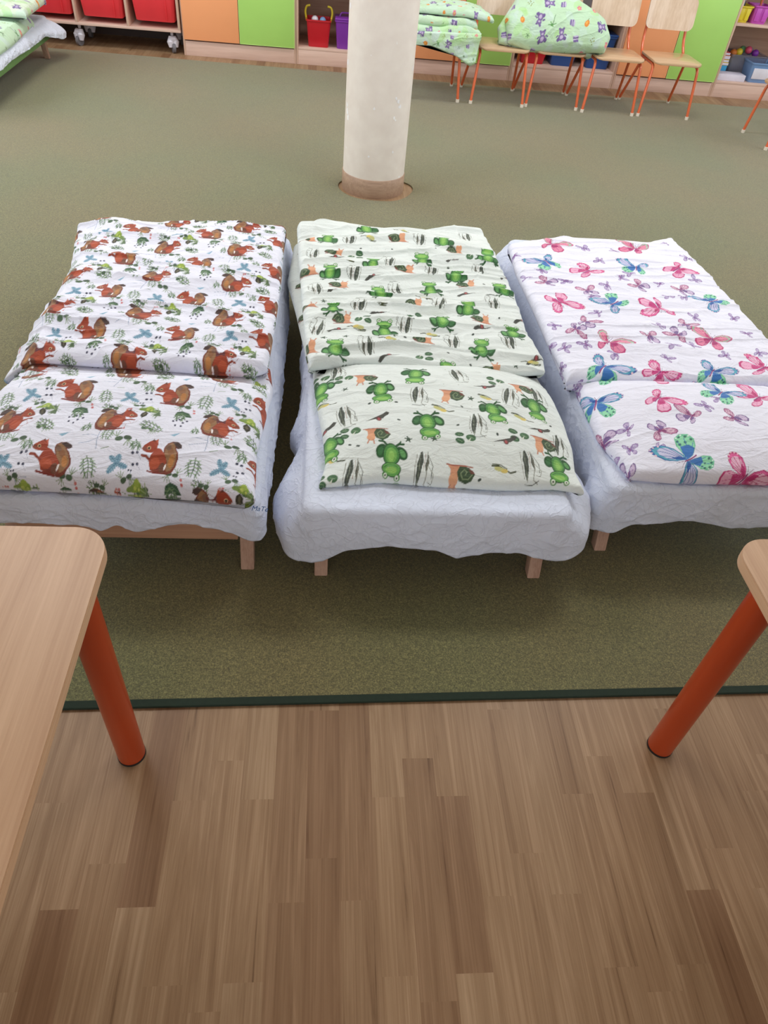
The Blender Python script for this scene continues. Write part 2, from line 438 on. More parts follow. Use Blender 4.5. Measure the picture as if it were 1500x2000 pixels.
POD = [('L', [(-36, 10), (-20, 12), (-4, 2), (10, -8), (30, -10)], 4, (66, 74, 46)), ('E', 8, 2, 17, 7, -20, (196, 196, 130)), ('E', -4, 8, 10, 6, 10, (216, 196, 110)), ('L', [(-12, 2), (4, -10), (28, -14)], 2.6, (70, 80, 46))]
SPLAT = [('E', 0, 0, 7, 6, 0, (60, 82, 64))] + [('L', [(0, 0), (11 * math.cos(a), 11 * math.sin(a))], 4, (66, 88, 70)) for a in (0.3, 1.3, 2.4, 3.6, 4.9)]
DOT = [('E', 0, 0, 6.5, 3.8, 0, (52, 66, 58))]

def wingset(kind):
    F = [(2, 6), (14, 30), (40, 56), (74, 66), (96, 58), (98, 40), (84, 20), (54, 2), (22, -3), (4, 0)]
    H = [(3, 0), (26, -4), (54, -10), (74, -30), (74, -52), (58, -70), (38, -72), (20, -54), (7, -24)]
    def sc(P, k, cx, cy): return [(cx + (x - cx) * k, cy + (y - cy) * k) for x, y in P]
    s = []
    pal = {'B': ((44, 92, 168), (92, 172, 196), (206, 206, 236), (110, 196, 156), (150, 222, 180), (58, 118, 190)),
           'P': ((186, 40, 112), (226, 96, 160), (240, 190, 218), (196, 52, 122), (238, 176, 208), (206, 90, 156)),
           'G': ((196, 70, 128), (170, 200, 180), (232, 150, 176), (186, 52, 116), (226, 130, 166), (150, 80, 130)),
           'M': ((142, 70, 122), (196, 132, 168), (226, 190, 212), (120, 96, 150), (204, 186, 216), (130, 90, 150)),
           'S': ((138, 110, 168), (166, 140, 190), (200, 190, 222), (140, 120, 176), (196, 180, 216), (120, 90, 150))}[kind]
    for sg in (-1, 1):
        f = lambda P: [(sg * x, y) for x, y in P]
        s += [('P', f(H), pal[3]), ('P', f(sc(H, 0.86, 20, -18)), pal[4])]
        if kind == 'B':
            for x, y in ((60, -26), (66, -42), (56, -58), (44, -40), (40, -62), (50, -22)):
                s.append(('E', sg * x, y, 3.6, 4.6, 0, (52, 110, 100)))
            for x, y in ((70, -34), (68, -52), (52, -67)): s.append(('E', sg * x, y, 2.8, 2.8, 0, (225, 248, 236)))
            s.append(('P', f([(3, 0), (30, -6), (46, -16), (34, -40), (18, -46), (7, -24)]), pal[5]))
        else:
            s.append(('P', f([(3, 0), (30, -6), (40, -18), (26, -40), (16, -40), (7, -20)]), pal[3]))
        s += [('P', f(F), pal[0]), ('P', f(sc(F, 0.9, 30, 14)), pal[1]), ('P', f(sc(F, 0.72, 34, 16)), pal[2])]
        s.append(('P', f([(4, 4), (18, 26), (34, 34), (26, 10), (12, 0)]), pal[0]))
        for ex, ey in ((88, 52), (92, 34), (66, 60), (70, 14), (44, 50)):
            s.append(('L', f([(8, 4), (ex * .9, ey * .9)]), 2.0 if kind in 'BPG' else 2.6, pal[0]))
        for ex, ey in ((70, -30), (64, -60), (36, -66)):
            s.append(('L', f([(6, -4), (ex * .85, ey * .85)]), 1.8, pal[5]))
        if kind in 'BP':
            for x, y in ((92, 56), (94, 44), (80, 62), (88, 30), (66, 63)):
                s.append(('E', sg * x, y, 3.2, 3.2, 0, (240, 200, 214)))
    body = [('L', [(0, 12), (0, -34)], 5, (150, 50, 120)), ('L', [(0, 12), (-10, 38)], 1.2, (110, 60, 110)), ('L', [(0, 12), (10, 38)], 1.2, (110, 60, 110))]
    h = len(s) // 2
    return s[:h], s[h:], body
WING = {k: wingset(k) for k in 'BPGMS'}

# green nursery print (teddy bears, drums, palms)
BEAR = [('E', 0, 12, 12, 11, 0, (132, 112, 168)), ('E', -10, 22, 5, 5, 0, (120, 98, 156)), ('E', 10, 22, 5, 5, 0, (120, 98, 156)), ('E', 0, -8, 14, 14, 0, (126, 104, 162)),
        ('E', -14, -16, 7, 8, 0, (112, 92, 150)), ('E', 14, -16, 7, 8, 0, (112, 92, 150)), ('E', 0, -8, 7, 8, 0, (196, 182, 214)), ('E', 0, 9, 5, 4, 0, (206, 194, 220)), ('L', [(-16, 0), (-22, -4)], 6, (116, 96, 152)), ('L', [(16, 0), (22, -4)], 6, (116, 96, 152))]
ORANGE = [('E', 0, 0, 11, 15, 0, (226, 140, 56)), ('E', -2, 3, 5, 7, 0, (240, 176, 86)), ('L', [(0, 14), (3, 20)], 3, (110, 130, 70))]
PALM = [('L', [(-26, 0), (18, 2)], 3, (92, 132, 92))] + [('L', [(-26, 0), (-26 + 17 * math.cos(a), 17 * math.sin(a))], 4.5, (98, 158, 88)) for a in (0.9, 1.8, 2.8, 3.8, 5.2)]
FLOW = [('E', 8 * math.cos(a), 8 * math.sin(a), 5, 5, 0, (222, 130, 150)) for a in (0, 1.26, 2.5, 3.8, 5.0)] + [('E', 0, 0, 4, 4, 0, (236, 196, 90))]
DRUM = [('P', [(-12, -10), (12, -10), (14, 10), (-14, 10)], (120, 100, 160)), ('L', [(-12, 0), (12, 0)], 3, (214, 206, 226)), ('E', 0, 10, 14, 4, 0, (190, 180, 212))]
STAR = [('L', [(0, 0), (9 * math.cos(a), 9 * math.sin(a))], 3, (96, 132, 90)) for a in (0.3, 1.55, 2.8, 4.1, 5.3)]
GIR = [('E', x, y, 2.6, 2.6, 0, (140, 150, 60)) for x, y in ((-12, 0), (-5, 6), (2, -2), (8, 6), (14, 0), (-2, 12), (6, -8))]

def paint_nursery(p, seed, pitch=0.075, s=1.0, rot=0):
    rng = random.Random(seed)
    M = [BEAR, ORANGE, PALM, FLOW, DRUM, STAR, GIR, BEAR, ORANGE, STAR]
    x0, x1 = p.PX.min(), p.PX.max(); y0, y1 = p.PY.min(), p.PY.max()
    j = 0; y = y0
    for _ in range(60):   # soft colour patches of the printed ground
        p.stamp([('E', 0, 0, 34, 22, 30, rng.choice([(178, 226, 150), (200, 226, 214), (206, 226, 222), (190, 222, 180)]), 0.55)], rng.uniform(x0, x1), rng.uniform(y0, y1), 50, 1.2, 1.2, rng.uniform(0, 180))
    while y < y1:
        x = x0 + (j % 2) * pitch / 2
        while x < x1:
            p.stamp(rng.choice(M), x + rng.uniform(-.012, .012), y + rng.uniform(-.012, .012), 34, s, s, rot + rng.choice((0, 90, 180, 270)) + rng.uniform(-20, 20))
            x += pitch
        y += pitch * 0.8; j += 1

# ------------------------------------------------------------------ padded textile slabs
def curve_fn(pts):
    P = np.array(pts, float)
    seg = np.r_[0, np.cumsum(np.hypot(*(P[1:] - P[:-1]).T))]; seg /= seg[-1]
    t = np.linspace(0, 1, 201)
    Q = np.stack([np.interp(t, seg, P[:, 0]), np.interp(t, seg, P[:, 1])], 1)
    K = np.exp(-np.linspace(-2, 2, 21) ** 2); K /= K.sum()
    pad = np.r_[2 * Q[:1] - Q[10:0:-1], Q, 2 * Q[-1:] - Q[-2:-12:-1]]
    S = np.stack([np.convolve(pad[:, i], K, 'valid') for i in (0, 1)], 1)
    S[0], S[-1] = Q[0], Q[-1]
    return lambda u: np.stack([np.interp(u, t, S[:, 0]), np.interp(u, t, S[:, 1])], -1)

def slab(left, right, near, far, zc, r, puff=0.0, wr=None, step=0.0022, pw=4.0, base=(228, 228, 240), paint=None, edge=None):
    """closed padded cloth; left/right run near->far, near/far run left->right.
    returns verts (n,3), quads, colours (n,3)"""
    left, right, near, far = map(list, (left, right, near, far))
    def avg(a, b): return ((a[0] + b[0]) / 2, (a[1] + b[1]) / 2)
    c00 = avg(left[0], near[0]); c10 = avg(right[0], near[-1]); c01 = avg(left[-1], far[0]); c11 = avg(right[-1], far[-1])
    left[0] = near[0] = c00; right[0] = near[-1] = c10; left[-1] = far[0] = c01; right[-1] = far[-1] = c11
    fl, fr, fn, ff = map(curve_fn, (left, right, near, far))
    dist = lambda a, b: math.hypot(a[0] - b[0], a[1] - b[1])
    W = (dist(c00, c10) + dist(c01, c11)) / 2; L = (dist(c00, c01) + dist(c10, c11)) / 2
    ext = r * (PI / 2 - 1)
    na = int((W + 2 * ext) / step) + 1; nb = int((L + 2 * ext) / step) + 1
    a = np.linspace(0, W + 2 * ext, na); b = np.linspace(0, L + 2 * ext, nb)
    def prof(d): return np.where(d < r * PI / 2, r * (1 - np.cos(np.minimum(d / r, PI / 2))), r + d - r * PI / 2), np.sin(np.minimum(d / r, PI / 2))
    def axis(a, T):
        d0 = a; d1 = a[-1] - a
        x0, s0 = prof(d0); x1, s1 = prof(d1)
        x = np.where(d0 < d1, x0, T - x1)
        sh = np.where(d0 < d1, -(x0 - d0 + ext), (x1 - d1 + ext))
        return x / T, s0 * s1, sh
    u, Su, shu = axis(a, W); v, Sv, shv = axis(b, L)
    U, V = np.meshgrid(u, v, indexing='ij')
    lin_ = lambda A, B, t: A * (1 - t)[..., None] + B * t[..., None]
    P = lin_(fn(U), ff(U), V) + lin_(fl(V), fr(V), U)
    P -= ((1 - U) * (1 - V))[..., None] * np.array(c00) + (U * (1 - V))[..., None] * np.array(c10) + ((1 - U) * V)[..., None] * np.array(c01) + (U * V)[..., None] * np.array(c11)
    X, Y = P[..., 0], P[..., 1]
    S = Su[:, None] * Sv[None, :]
    B = (1 - np.abs(2 * U - 1) ** pw) * (1 - np.abs(2 * V - 1) ** pw)
    B = np.clip(B, 0, 1) ** 0.8
    Z = zc(X, Y) + r * S + puff * B
    PX = X + shu[:, None]; PY = Y + shv[None, :]
    if wr is not None:
        Z = Z + wr(X, Y) * np.clip(S * 1.0, 0, 1)
        # tiny in-plane drift of the printed cloth so the motifs follow the creases
        PX = PX + 0.010 * fbm(X / .12, Y / .10, 77); PY = PY + 0.012 * fbm(X / .12 + 5, Y / .08, 78)
    if edge is not None:   # wavy seam
        k = (1 - S)
        Z = Z + k * edge(X, Y)
    pr = Print(PX, PY, base)
    if paint: paint(pr)
    verts = np.stack([X, Y, Z], -1).reshape(-1, 3); cols = pr.C.reshape(-1, 3)
    idx = np.arange(na * nb).reshape(na, nb)
    q = np.stack([idx[:-1, :-1], idx[1:, :-1], idx[1:, 1:], idx[:-1, 1:]], -1).reshape(-1, 4)
    # underside
    loop = np.r_[idx[:, 0], idx[-1, 1:], idx[-2::-1, -1], idx[0, -2:0:-1]]
    n = len(loop)
    rim = verts[loop]
    kk = min(8, na // 4, nb // 4)
    inner = np.r_[idx[:, kk], idx[-1 - kk, 1:], idx[-2::-1, -1 - kk], idx[kk, -2:0:-1]]
    dirv = verts[inner][:, :2] - rim[:, :2]
    ln = np.linalg.norm(dirv, axis=1, keepdims=True); dirv = dirv / np.maximum(ln, 1e-6)
    prevl = loop; allv = [verts]; allc = [cols]; base_i = len(verts); quads = [q]
    # continue the print round the edge: take the colours mirrored from the top side
    C2 = pr.C
    steps = 5
    for s in range(1, steps + 1):
        ph = s / steps * PI / 2
        nv = rim.copy()
        nv[:, :2] += dirv * r * (1 - math.cos(ph)); nv[:, 2] -= r * math.sin(ph)
        kd = min(int(r * ph / step) + 1, na // 3, nb // 3)
        ci = np.r_[idx[:, kd], idx[-1 - kd, 1:], idx[-2::-1, -1 - kd], idx[kd, -2:0:-1]]
        allv.append(nv); allc.append(cols[ci])
        cur = np.arange(base_i, base_i + n); base_i += n
        quads.append(np.stack([prevl, np.roll(prevl, -1), np.roll(cur, -1), cur], -1)[:, ::-1])
        prevl = cur
    return np.concatenate(allv), np.concatenate(quads), np.concatenate(allc), prevl

def build_cloth(name, parts, mat_, parent=None):
    vs, qs, cs, caps = [], [], [], []; o = 0
    for v, q, c, cap in parts:
        vs.append(v); qs.append(q + o); cs.append(c); caps.append(cap + o); o += len(v)
    V = np.concatenate(vs); Q = np.concatenate(qs); C = np.concatenate(cs)
    me = bpy.data.meshes.new(name)
    nq = len(Q); ncap = sum(len(c) for c in caps)
    me.vertices.add(len(V)); me.vertices.foreach_set('co', V.astype(np.float32).ravel())
    me.loops.add(nq * 4 + ncap)
    li = np.concatenate([Q.ravel()] + [c for c in caps])
    me.loops.foreach_set('vertex_index', li.astype(np.int32))
    me.polygons.add(nq + len(caps))
    st = np.r_[np.arange(nq) * 4, [nq * 4 + sum(len(c) for c in caps[:i]) for i in range(len(caps))]].astype(np.int32)
    me.polygons.foreach_set('loop_start', st)
    me.update(calc_edges=True)
    me.polygons.foreach_set('use_smooth', np.ones(nq + len(caps), dtype=bool))
    at = me.color_attributes.new('print', 'FLOAT_COLOR', 'POINT')
    at.data.foreach_set('color', np.c_[C, np.ones(len(C))].astype(np.float32).ravel())
    me.materials.append(mat_)
    me.update()
    ob = bpy.data.objects.new(name, me); COL.objects.link(ob)
    if parent: ob.parent = parent
    return ob

def printed_fabric(name, rough=0.8, bump=0.75):
    m, nt, b = new_mat(name)
    at = nt.nodes.new('ShaderNodeAttribute'); at.attribute_name = 'print'
    nt.links.new(at.outputs['Color'], b.inputs['Base Color'])
    b.inputs['Roughness'].default_value = rough
    b.inputs['Sheen Weight'].default_value = 0.15
    v = obj_coords(nt, (7, 15, 9))
    n = N(nt, 'ShaderNodeTexNoise', Scale=1.6, Detail=6.0, Roughness=0.62, Distortion=1.2)
    nt.links.new(v, n.inputs['Vector'])
    bp = N(nt, 'ShaderNodeBump', Strength=bump, Distance=0.012)
    nt.links.new(n.outputs['Fac'], bp.inputs['Height'])
    nt.links.new(bp.outputs[0], b.inputs['Normal'])
    return m

def sheet_mat():
    m, nt, b = new_mat('white_cotton_sheet')
    b.inputs['Base Color'].default_value = (*lin((218, 226, 246)), 1)
    b.inputs['Roughness'].default_value = 0.85
    b.inputs['Sheen Weight'].default_value = 0.15
    def creases(scale, rot, dist, w):
        v = obj_coords(nt, scale, rot)
        n = N(nt, 'ShaderNodeTexNoise', Scale=1.0, Detail=1.5, Roughness=0.5, Distortion=dist)
        nt.links.new(v, n.inputs['Vector'])
        a = N(nt, 'ShaderNodeMath', _operation='SUBTRACT'); a.inputs[1].default_value = 0.5; nt.links.new(n.outputs['Fac'], a.inputs[0])
        b_ = N(nt, 'ShaderNodeMath', _operation='ABSOLUTE'); nt.links.new(a.outputs[0], b_.inputs[0])
        r = ramp(nt, [(0.0, (1, 1, 1)), (w, (.25, .25, .25)), (w * 4, (0, 0, 0))], b_.outputs[0])
        return r.outputs[0]
    c1 = creases((9, 14, 17), (0.3, 0.7, 0.6), 0.9, .018)
    c2 = creases((20, 11, 13), (0.2, -0.8, -0.5), 1.4, .022)
    c3 = creases((30, 30, 34), (0.9, 0.4, 0.2), 1.0, .03)
    n0 = N(nt, 'ShaderNodeTexNoise', Scale=9.0, Detail=4.0, Roughness=0.5, Distortion=1.0); nt.links.new(obj_coords(nt), n0.inputs['Vector'])
    def mixf(a, b_, f):
        m_ = N(nt, 'ShaderNodeMix'); m_.inputs[0].default_value = f
        nt.links.new(a, m_.inputs[2]); nt.links.new(b_, m_.inputs[3]); return m_.outputs[0]
    hh = mixf(mixf(mixf(c1, c2, .5), c3, .2), n0.outputs['Fac'], .45)
    bp = N(nt, 'ShaderNodeBump', Strength=0.42, Distance=0.016)
    nt.links.new(hh, bp.inputs['Height'])
    nt.links.new(bp.outputs[0], b.inputs['Normal'])
    return m

# ------------------------------------------------------------------ materials
M = {}
M['beech'] = wood('beech_laminate', (206, 168, 136), (184, 144, 112), 'Y', 1.0, 0.4)
M['beech_edge'] = wood('beech_edging', (210, 172, 138), (190, 150, 116), 'Y', 1.0, 0.5)
M['cab_x'] = wood('cabinet_beech_lengthwise', (226, 196, 182), (205, 172, 156), 'X', 1.0, 0.42)
M['cab_z'] = wood('cabinet_beech_upright', (222, 190, 172), (200, 166, 146), 'Z', 1.0, 0.42)
M['cab_in'] = wood('cabinet_beech_back', (200, 166, 146), (178, 144, 124), 'X', 1.0, 0.5)
M['cab_dark'] = plain('dark_cabinet_lining', (74, 56, 56), 0.6)  # darker colour for the trolley and middle shelf backs
M['ply'] = wood('varnished_plywood', (216, 184, 150), (190, 150, 112), 'X', 0.9, 0.28, coat=0.4)
M['ply_back'] = wood('pale_plywood_backrest', (230, 208, 186), (206, 178, 150), 'Z', 0.55, 0.3, coat=0.35)
M['pine'] = wood('pine_cot_frame', (206, 170, 150), (176, 138, 118), 'Z', 0.8, 0.55)
M['pine_x'] = wood('pine_cot_rail', (200, 156, 128), (168, 122, 98), 'X', 0.8, 0.55)
M['orange_tube'] = plain('orange_powder_coat', (172, 62, 24), 0.35, var=0.02, coat=0.2)
M['orange_chair'] = plain('orange_chair_tube', (226, 110, 68), 0.2, var=0.02, coat=0.5)
M['rubber'] = plain('black_rubber', (26, 24, 24), 0.6)
M['cap'] = plain('cream_plastic_glide', (236, 226, 212), 0.4)
M['door_orange'] = plain('orange_laminate_front', (252, 172, 120), 0.45, var=0.015, nscale=3)
M['door_green'] = plain('lime_green_laminate_front', (174, 224, 116), 0.45, var=0.015, nscale=3)
M['edge_green'] = plain('pale_green_edging', (206, 236, 150), 0.5)
M['bin_red'] = plain('red_plastic_bin', (238, 62, 72), 0.4, var=0.02)
M['red'] = plain('red_plastic_bucket', (196, 28, 44), 0.3, var=0.02)
M['purple'] = plain('purple_plastic_tub', (128, 54, 168), 0.3, var=0.02)
M['yellow'] = plain('yellow_plastic', (222, 204, 56), 0.35, var=0.02)
M['magenta'] = plain('magenta_plastic', (196, 84, 190), 0.35, var=0.02)
M['blue'] = plain('blue_plastic', (38, 82, 152), 0.35, var=0.03)
M['lblue'] = plain('light_blue_plastic', (120, 156, 204), 0.25, var=0.03)
M['cyan'] = plain('cyan_card', (60, 160, 206), 0.5)
M['white_pl'] = plain('white_plastic', (224, 222, 234), 0.4)
M['white_card'] = plain('white_card', (220, 216, 232), 0.6)
M['orange_book'] = plain('orange_book_cover', (206, 120, 48), 0.5)
M['yellow_book'] = plain('yellow_book_cover', (226, 196, 62), 0.5)
M['toy_pink'] = plain('pink_toy_plastic', (218, 86, 122), 0.35)
M['toy_green'] = plain('green_toy_plastic', (96, 160, 112), 0.35)
M['grey'] = plain('grey_rubber_tyre', (112, 110, 116), 0.5)
M['clear'] = plain('clear_plastic', (214, 216, 230), 0.15, trans=0.85, var=0.0)
M['black'] = plain('black_plastic', (30, 28, 34), 0.4)
M['wall'] = plain('painted_plaster', (232, 222, 204), 0.9, var=0.01, nscale=20, bump=0.1)
M['ceil'] = plain('white_ceiling_paint', (240, 238, 232), 0.95, var=0.01)
M['green_cloth'] = plain('green_canvas', (120, 160, 100), 0.9, bump=0.3, nscale=60)
M['ticking'] = plain('foam_mattress_cover', (214, 214, 222), 0.9, bump=0.2, nscale=40)
M['sheet'] = sheet_mat()
M['print'] = printed_fabric('printed_cotton')
M['frame_w'] = plain('white_window_frame', (238, 238, 238), 0.4)

def column_mat():
    m, nt, b = new_mat('cream_column_paint')
    v = obj_coords(nt)
    n = N(nt, 'ShaderNodeTexNoise', Scale=14.0, Detail=3.0); nt.links.new(v, n.inputs['Vector'])
    r = ramp(nt, [(0.3, lin((236, 226, 218))), (0.7, lin((244, 236, 228)))], n.outputs['Fac'])
    # chipped paint: small whiter flecks
    n2 = N(nt, 'ShaderNodeTexNoise', Scale=26.0, Detail=4.0, Roughness=0.7); nt.links.new(v, n2.inputs['Vector'])
    r2 = ramp(nt, [(0.70, (0, 0, 0)), (0.715, (1, 1, 1))], n2.outputs['Fac'])
    mx = N(nt, 'ShaderNodeMix', _data_type='RGBA')
    nt.links.new(r2.outputs[0], mx.inputs[0]); nt.links.new(r.outputs[0], mx.inputs[6])
    mx.inputs[7].default_value = (*lin((255, 255, 255)), 1)
    nt.links.new(mx.outputs[2], b.inputs['Base Color'])
    b.inputs['Roughness'].default_value = 0.5
    return m
M['column'] = column_mat()

def floor_mat():
    m, nt, b = new_mat('oak_strip_laminate')
    tc = nt.nodes.new('ShaderNodeTexCoord')
    sep = nt.nodes.new('ShaderNodeSeparateXYZ'); nt.links.new(tc.outputs['Object'], sep.inputs[0])
    cmb = nt.nodes.new('ShaderNodeCombineXYZ')
    nt.links.new(sep.outputs['Y'], cmb.inputs['X'])
    off = N(nt, 'ShaderNodeMath', _operation='ADD'); off.inputs[1].default_value = 0.009
    nt.links.new(sep.outputs['X'], off.inputs[0]); nt.links.new(off.outputs[0], cmb.inputs['Y'])
    br = nt.nodes.new('ShaderNodeTexBrick')
    br.offset = 0.37; br.offset_frequency = 3; br.squash = 0.72; br.squash_frequency = 2
    br.inputs['Scale'].default_value = 1.0
    br.inputs['Brick Width'].default_value = 0.46; br.inputs['Row Height'].default_value = 0.07
    br.inputs['Mortar Size'].default_value = 0.0; br.inputs['Bias'].default_value = 0.0
    br.inputs['Color1'].default_value = (0, 0, 0, 1); br.inputs['Color2'].default_value = (1, 1, 1, 1); br.inputs['Mortar'].default_value = (0.4, 0.4, 0.4, 1)
    nt.links.new(cmb.outputs[0], br.inputs['Vector'])
    # per-strip shift of the grain
    vm = N(nt, 'ShaderNodeVectorMath', _operation='MULTIPLY_ADD')
    vm.inputs[1].default_value = (7.0, 7.0, 7.0)
    nt.links.new(br.outputs['Color'], vm.inputs[0]); nt.links.new(tc.outputs['Object'], vm.inputs[2])
    mp = nt.nodes.new('ShaderNodeMapping'); mp.inputs['Scale'].default_value = (36, 1.5, 1)
    nt.links.new(vm.outputs[0], mp.inputs[0])
    g = N(nt, 'ShaderNodeTexNoise', Scale=1.0, Detail=6.0, Roughness=0.66, Distortion=0.9); nt.links.new(mp.outputs[0], g.inputs['Vector'])
    mp2 = nt.nodes.new('ShaderNodeMapping'); mp2.inputs['Scale'].default_value = (330, 3.2, 1)
    nt.links.new(vm.outputs[0], mp2.inputs[0])
    g2 = N(nt, 'ShaderNodeTexNoise', Scale=1.0, Detail=2.0); nt.links.new(mp2.outputs[0], g2.inputs['Vector'])
    gm = N(nt, 'ShaderNodeMix'); gm.inputs[0].default_value = 0.27
    nt.links.new(g.outputs['Fac'], gm.inputs[2]); nt.links.new(g2.outputs['Fac'], gm.inputs[3])
    cr = ramp(nt, [(0.30, lin((104, 78, 56))), (0.40, lin((146, 117, 90))), (0.52, lin((160, 132, 104))), (0.68, lin((182, 154, 126)))], gm.outputs[0])
    tone = ramp(nt, [(0.0, lin((208, 190, 178))), (0.10, lin((226, 214, 204))), (0.2, lin((242, 236, 228))), (0.7, lin((248, 242, 234))), (1.0, lin((255, 253, 248)))], br.outputs['Color'])
    mu = N(nt, 'ShaderNodeMix', _data_type='RGBA', _blend_type='MULTIPLY'); mu.inputs[0].default_value = 1.0
    nt.links.new(cr.outputs[0], mu.inputs[6]); nt.links.new(tone.outputs[0], mu.inputs[7])
    nt.links.new(mu.outputs[2], b.inputs['Base Color'])
    b.inputs['Roughness'].default_value = 0.42
    b.inputs['Specular IOR Level'].default_value = 0.35
    bp = N(nt, 'ShaderNodeBump', Strength=0.15, Distance=0.0008)
    nt.links.new(gm.outputs[0], bp.inputs['Height']); nt.links.new(bp.outputs[0], b.inputs['Normal'])
    return m
M['floor'] = floor_mat()

def carpet_mat():
    m, nt, b = new_mat('olive_green_carpet')
    v = obj_coords(nt)
    n1 = N(nt, 'ShaderNodeTexNoise', Scale=290.0, Detail=3.0, Roughness=0.8); nt.links.new(v, n1.inputs['Vector'])
    n2 = N(nt, 'ShaderNodeTexNoise', Scale=1.1, Detail=2.0); nt.links.new(v, n2.inputs['Vector'])
    n3 = N(nt, 'ShaderNodeTexNoise', Scale=110.0, Detail=2.0); nt.links.new(v, n3.inputs['Vector'])
    mx = N(nt, 'ShaderNodeMix'); mx.inputs[0].default_value = 0.2
    nt.links.new(n1.outputs['Fac'], mx.inputs[2]); nt.links.new(n3.outputs['Fac'], mx.inputs[3])
    r = ramp(nt, [(0.33, lin((60, 58, 28))), (0.5, lin((108, 103, 62))), (0.68, lin((164, 157, 106)))], mx.outputs[0])
    t = ramp(nt, [(0.35, lin((250, 240, 222))), (0.65, lin((228, 242, 222)))], n2.outputs['Fac'])
    mu = N(nt, 'ShaderNodeMix', _data_type='RGBA', _blend_type='MULTIPLY'); mu.inputs[0].default_value = 1.0
    nt.links.new(r.outputs[0], mu.inputs[6]); nt.links.new(t.outputs[0], mu.inputs[7])
    nt.links.new(mu.outputs[2], b.inputs['Base Color'])
    b.inputs['Roughness'].default_value = 0.95
    b.inputs['Sheen Weight'].default_value = 0.35
    b.inputs['Sheen Roughness'].default_value = 0.6
    bp = N(nt, 'ShaderNodeBump', Strength=0.6, Distance=0.004)
    nt.links.new(mx.outputs[0], bp.inputs['Height']); nt.links.new(bp.outputs[0], b.inputs['Normal'])
    return m
M['carpet'] = carpet_mat()
M['binding'] = plain('dark_green_binding', (30, 46, 34), 0.9, bump=0.3, nscale=90)
M['band'] = wood('column_skirting_laminate', (190, 160, 138), (156, 126, 106), 'X', 0.8, 0.45)

# ------------------------------------------------------------------ room shell
X0, X1, Y0, Y1, H = -4.0, 5.2, -4.5, 7.42, 3.0
def struct(o): o['kind'] = 'structure'; return o
struct(MB().box(X0 - .1, X1 + .1, Y0 - .1, Y1 + .1, -0.12, 0.0).build('floor', M['floor'], smooth=False))
struct(MB().box(X0 - .1, X1 + .1, Y0 - .1, Y1 + .1, H, H + .1).build('ceiling', M['ceil'], smooth=False))
struct(MB().box(X0, X1, Y1, Y1 + .12, 0.0, H).build('wall_back', M['wall'], smooth=False))
# wall with window openings behind the viewer
def wall_with_windows(name, axis, pos, lo, hi, wins, z0=.92, z1=2.68):
    mb = MB()
    def bx(a, b, c, d):
        if axis == 'y': mb.box(a, b, pos - .12, pos, c, d)
        else: mb.box(pos - .12, pos, a, b, c, d)
    bx(lo, hi, 0.0, z0); bx(lo, hi, z1, H)
    e = lo
    for a, b in wins: bx(e, a, z0, z1); e = b
    bx(e, hi, z0, z1)
    struct(mb.build(name, M['wall'], smooth=False))
wf = [(-3.75, -1.45), (-0.55, 1.75), (2.65, 4.95)]
wl = [(1.8, 3.8), (4.3, 6.3)]  # unseen side openings, added to go with the side fill lamps
wall_with_windows('wall_front', 'y', Y0, X0, X1, wf)
wall_with_windows('wall_left', 'x', X0, Y0, Y1, wl)
wall_with_windows('wall_right', 'x', X1 + .12, Y0, Y1, wl)
k = 0
for a, b in wf:
    k += 1; w = empty('window_%d' % k, ((a + b) / 2, Y0 - .06, .92)); struct(w)
    h = (b - a) / 2
    mb = MB().box(-h, h, -.03, .03, 0, .06).box(-h, h, -.03, .03, 1.70, 1.76).box(-h, -h + .06, -.03, .03, .06, 1.70).box(h - .06, h, -.03, .03, .06, 1.70).box(-.03, .03, -.03, .03, .06, 1.70)
    mb.build('window_frame', M['frame_w'], w)
for wx, (a, b) in [(X0 - .06, q) for q in wl] + [(X1 + .06, q) for q in wl]:
    k += 1; w = empty('window_%d' % k, (wx, (a + b) / 2, .92), PI / 2); struct(w)
    h = (b - a) / 2
    mb = MB().box(-h, h, -.03, .03, 0, .06).box(-h, h, -.03, .03, 1.70, 1.76).box(-h, -h + .06, -.03, .03, .06, 1.70).box(h - .06, h, -.03, .03, .06, 1.70).box(-.03, .03, -.03, .03, .06, 1.70)
    mb.build('window_frame', M['frame_w'], w)

struct(MB().box(X0, X1, Y1 - .018, Y1, 0, .15).build('baseboard_back', plain('dark_brown_skirting', (64, 46, 40), .5), smooth=False))  # dark brown strip stands in for the shade beneath the trolley
# carpet: front edge slightly askew, cut away round the column
carpet = empty('carpet', (0.5, 3.8, 0.0))
CCX, CCY, CR = 0.278, 4.205, 0.172
mb = MB()
hole = [(CCX + .018 + 0.205 * math.cos(t) + .012 * math.sin(3 * t + 1), CCY - .012 + 0.208 * math.sin(t) + .01 * math.cos(4 * t)) for t in np.linspace(0, 2 * PI, 49)[:-1]]
cz = 0.008
outer_near = [(-3.95, .823), (-.6, .8935), (1.2, .932), (5.15, 1.018)]
outer_far = [(5.15, 6.60), (3.79, 6.60), (1.54, 6.62), (.1, 6.70), (-1.15, 6.725), (-3.95, 6.80)]
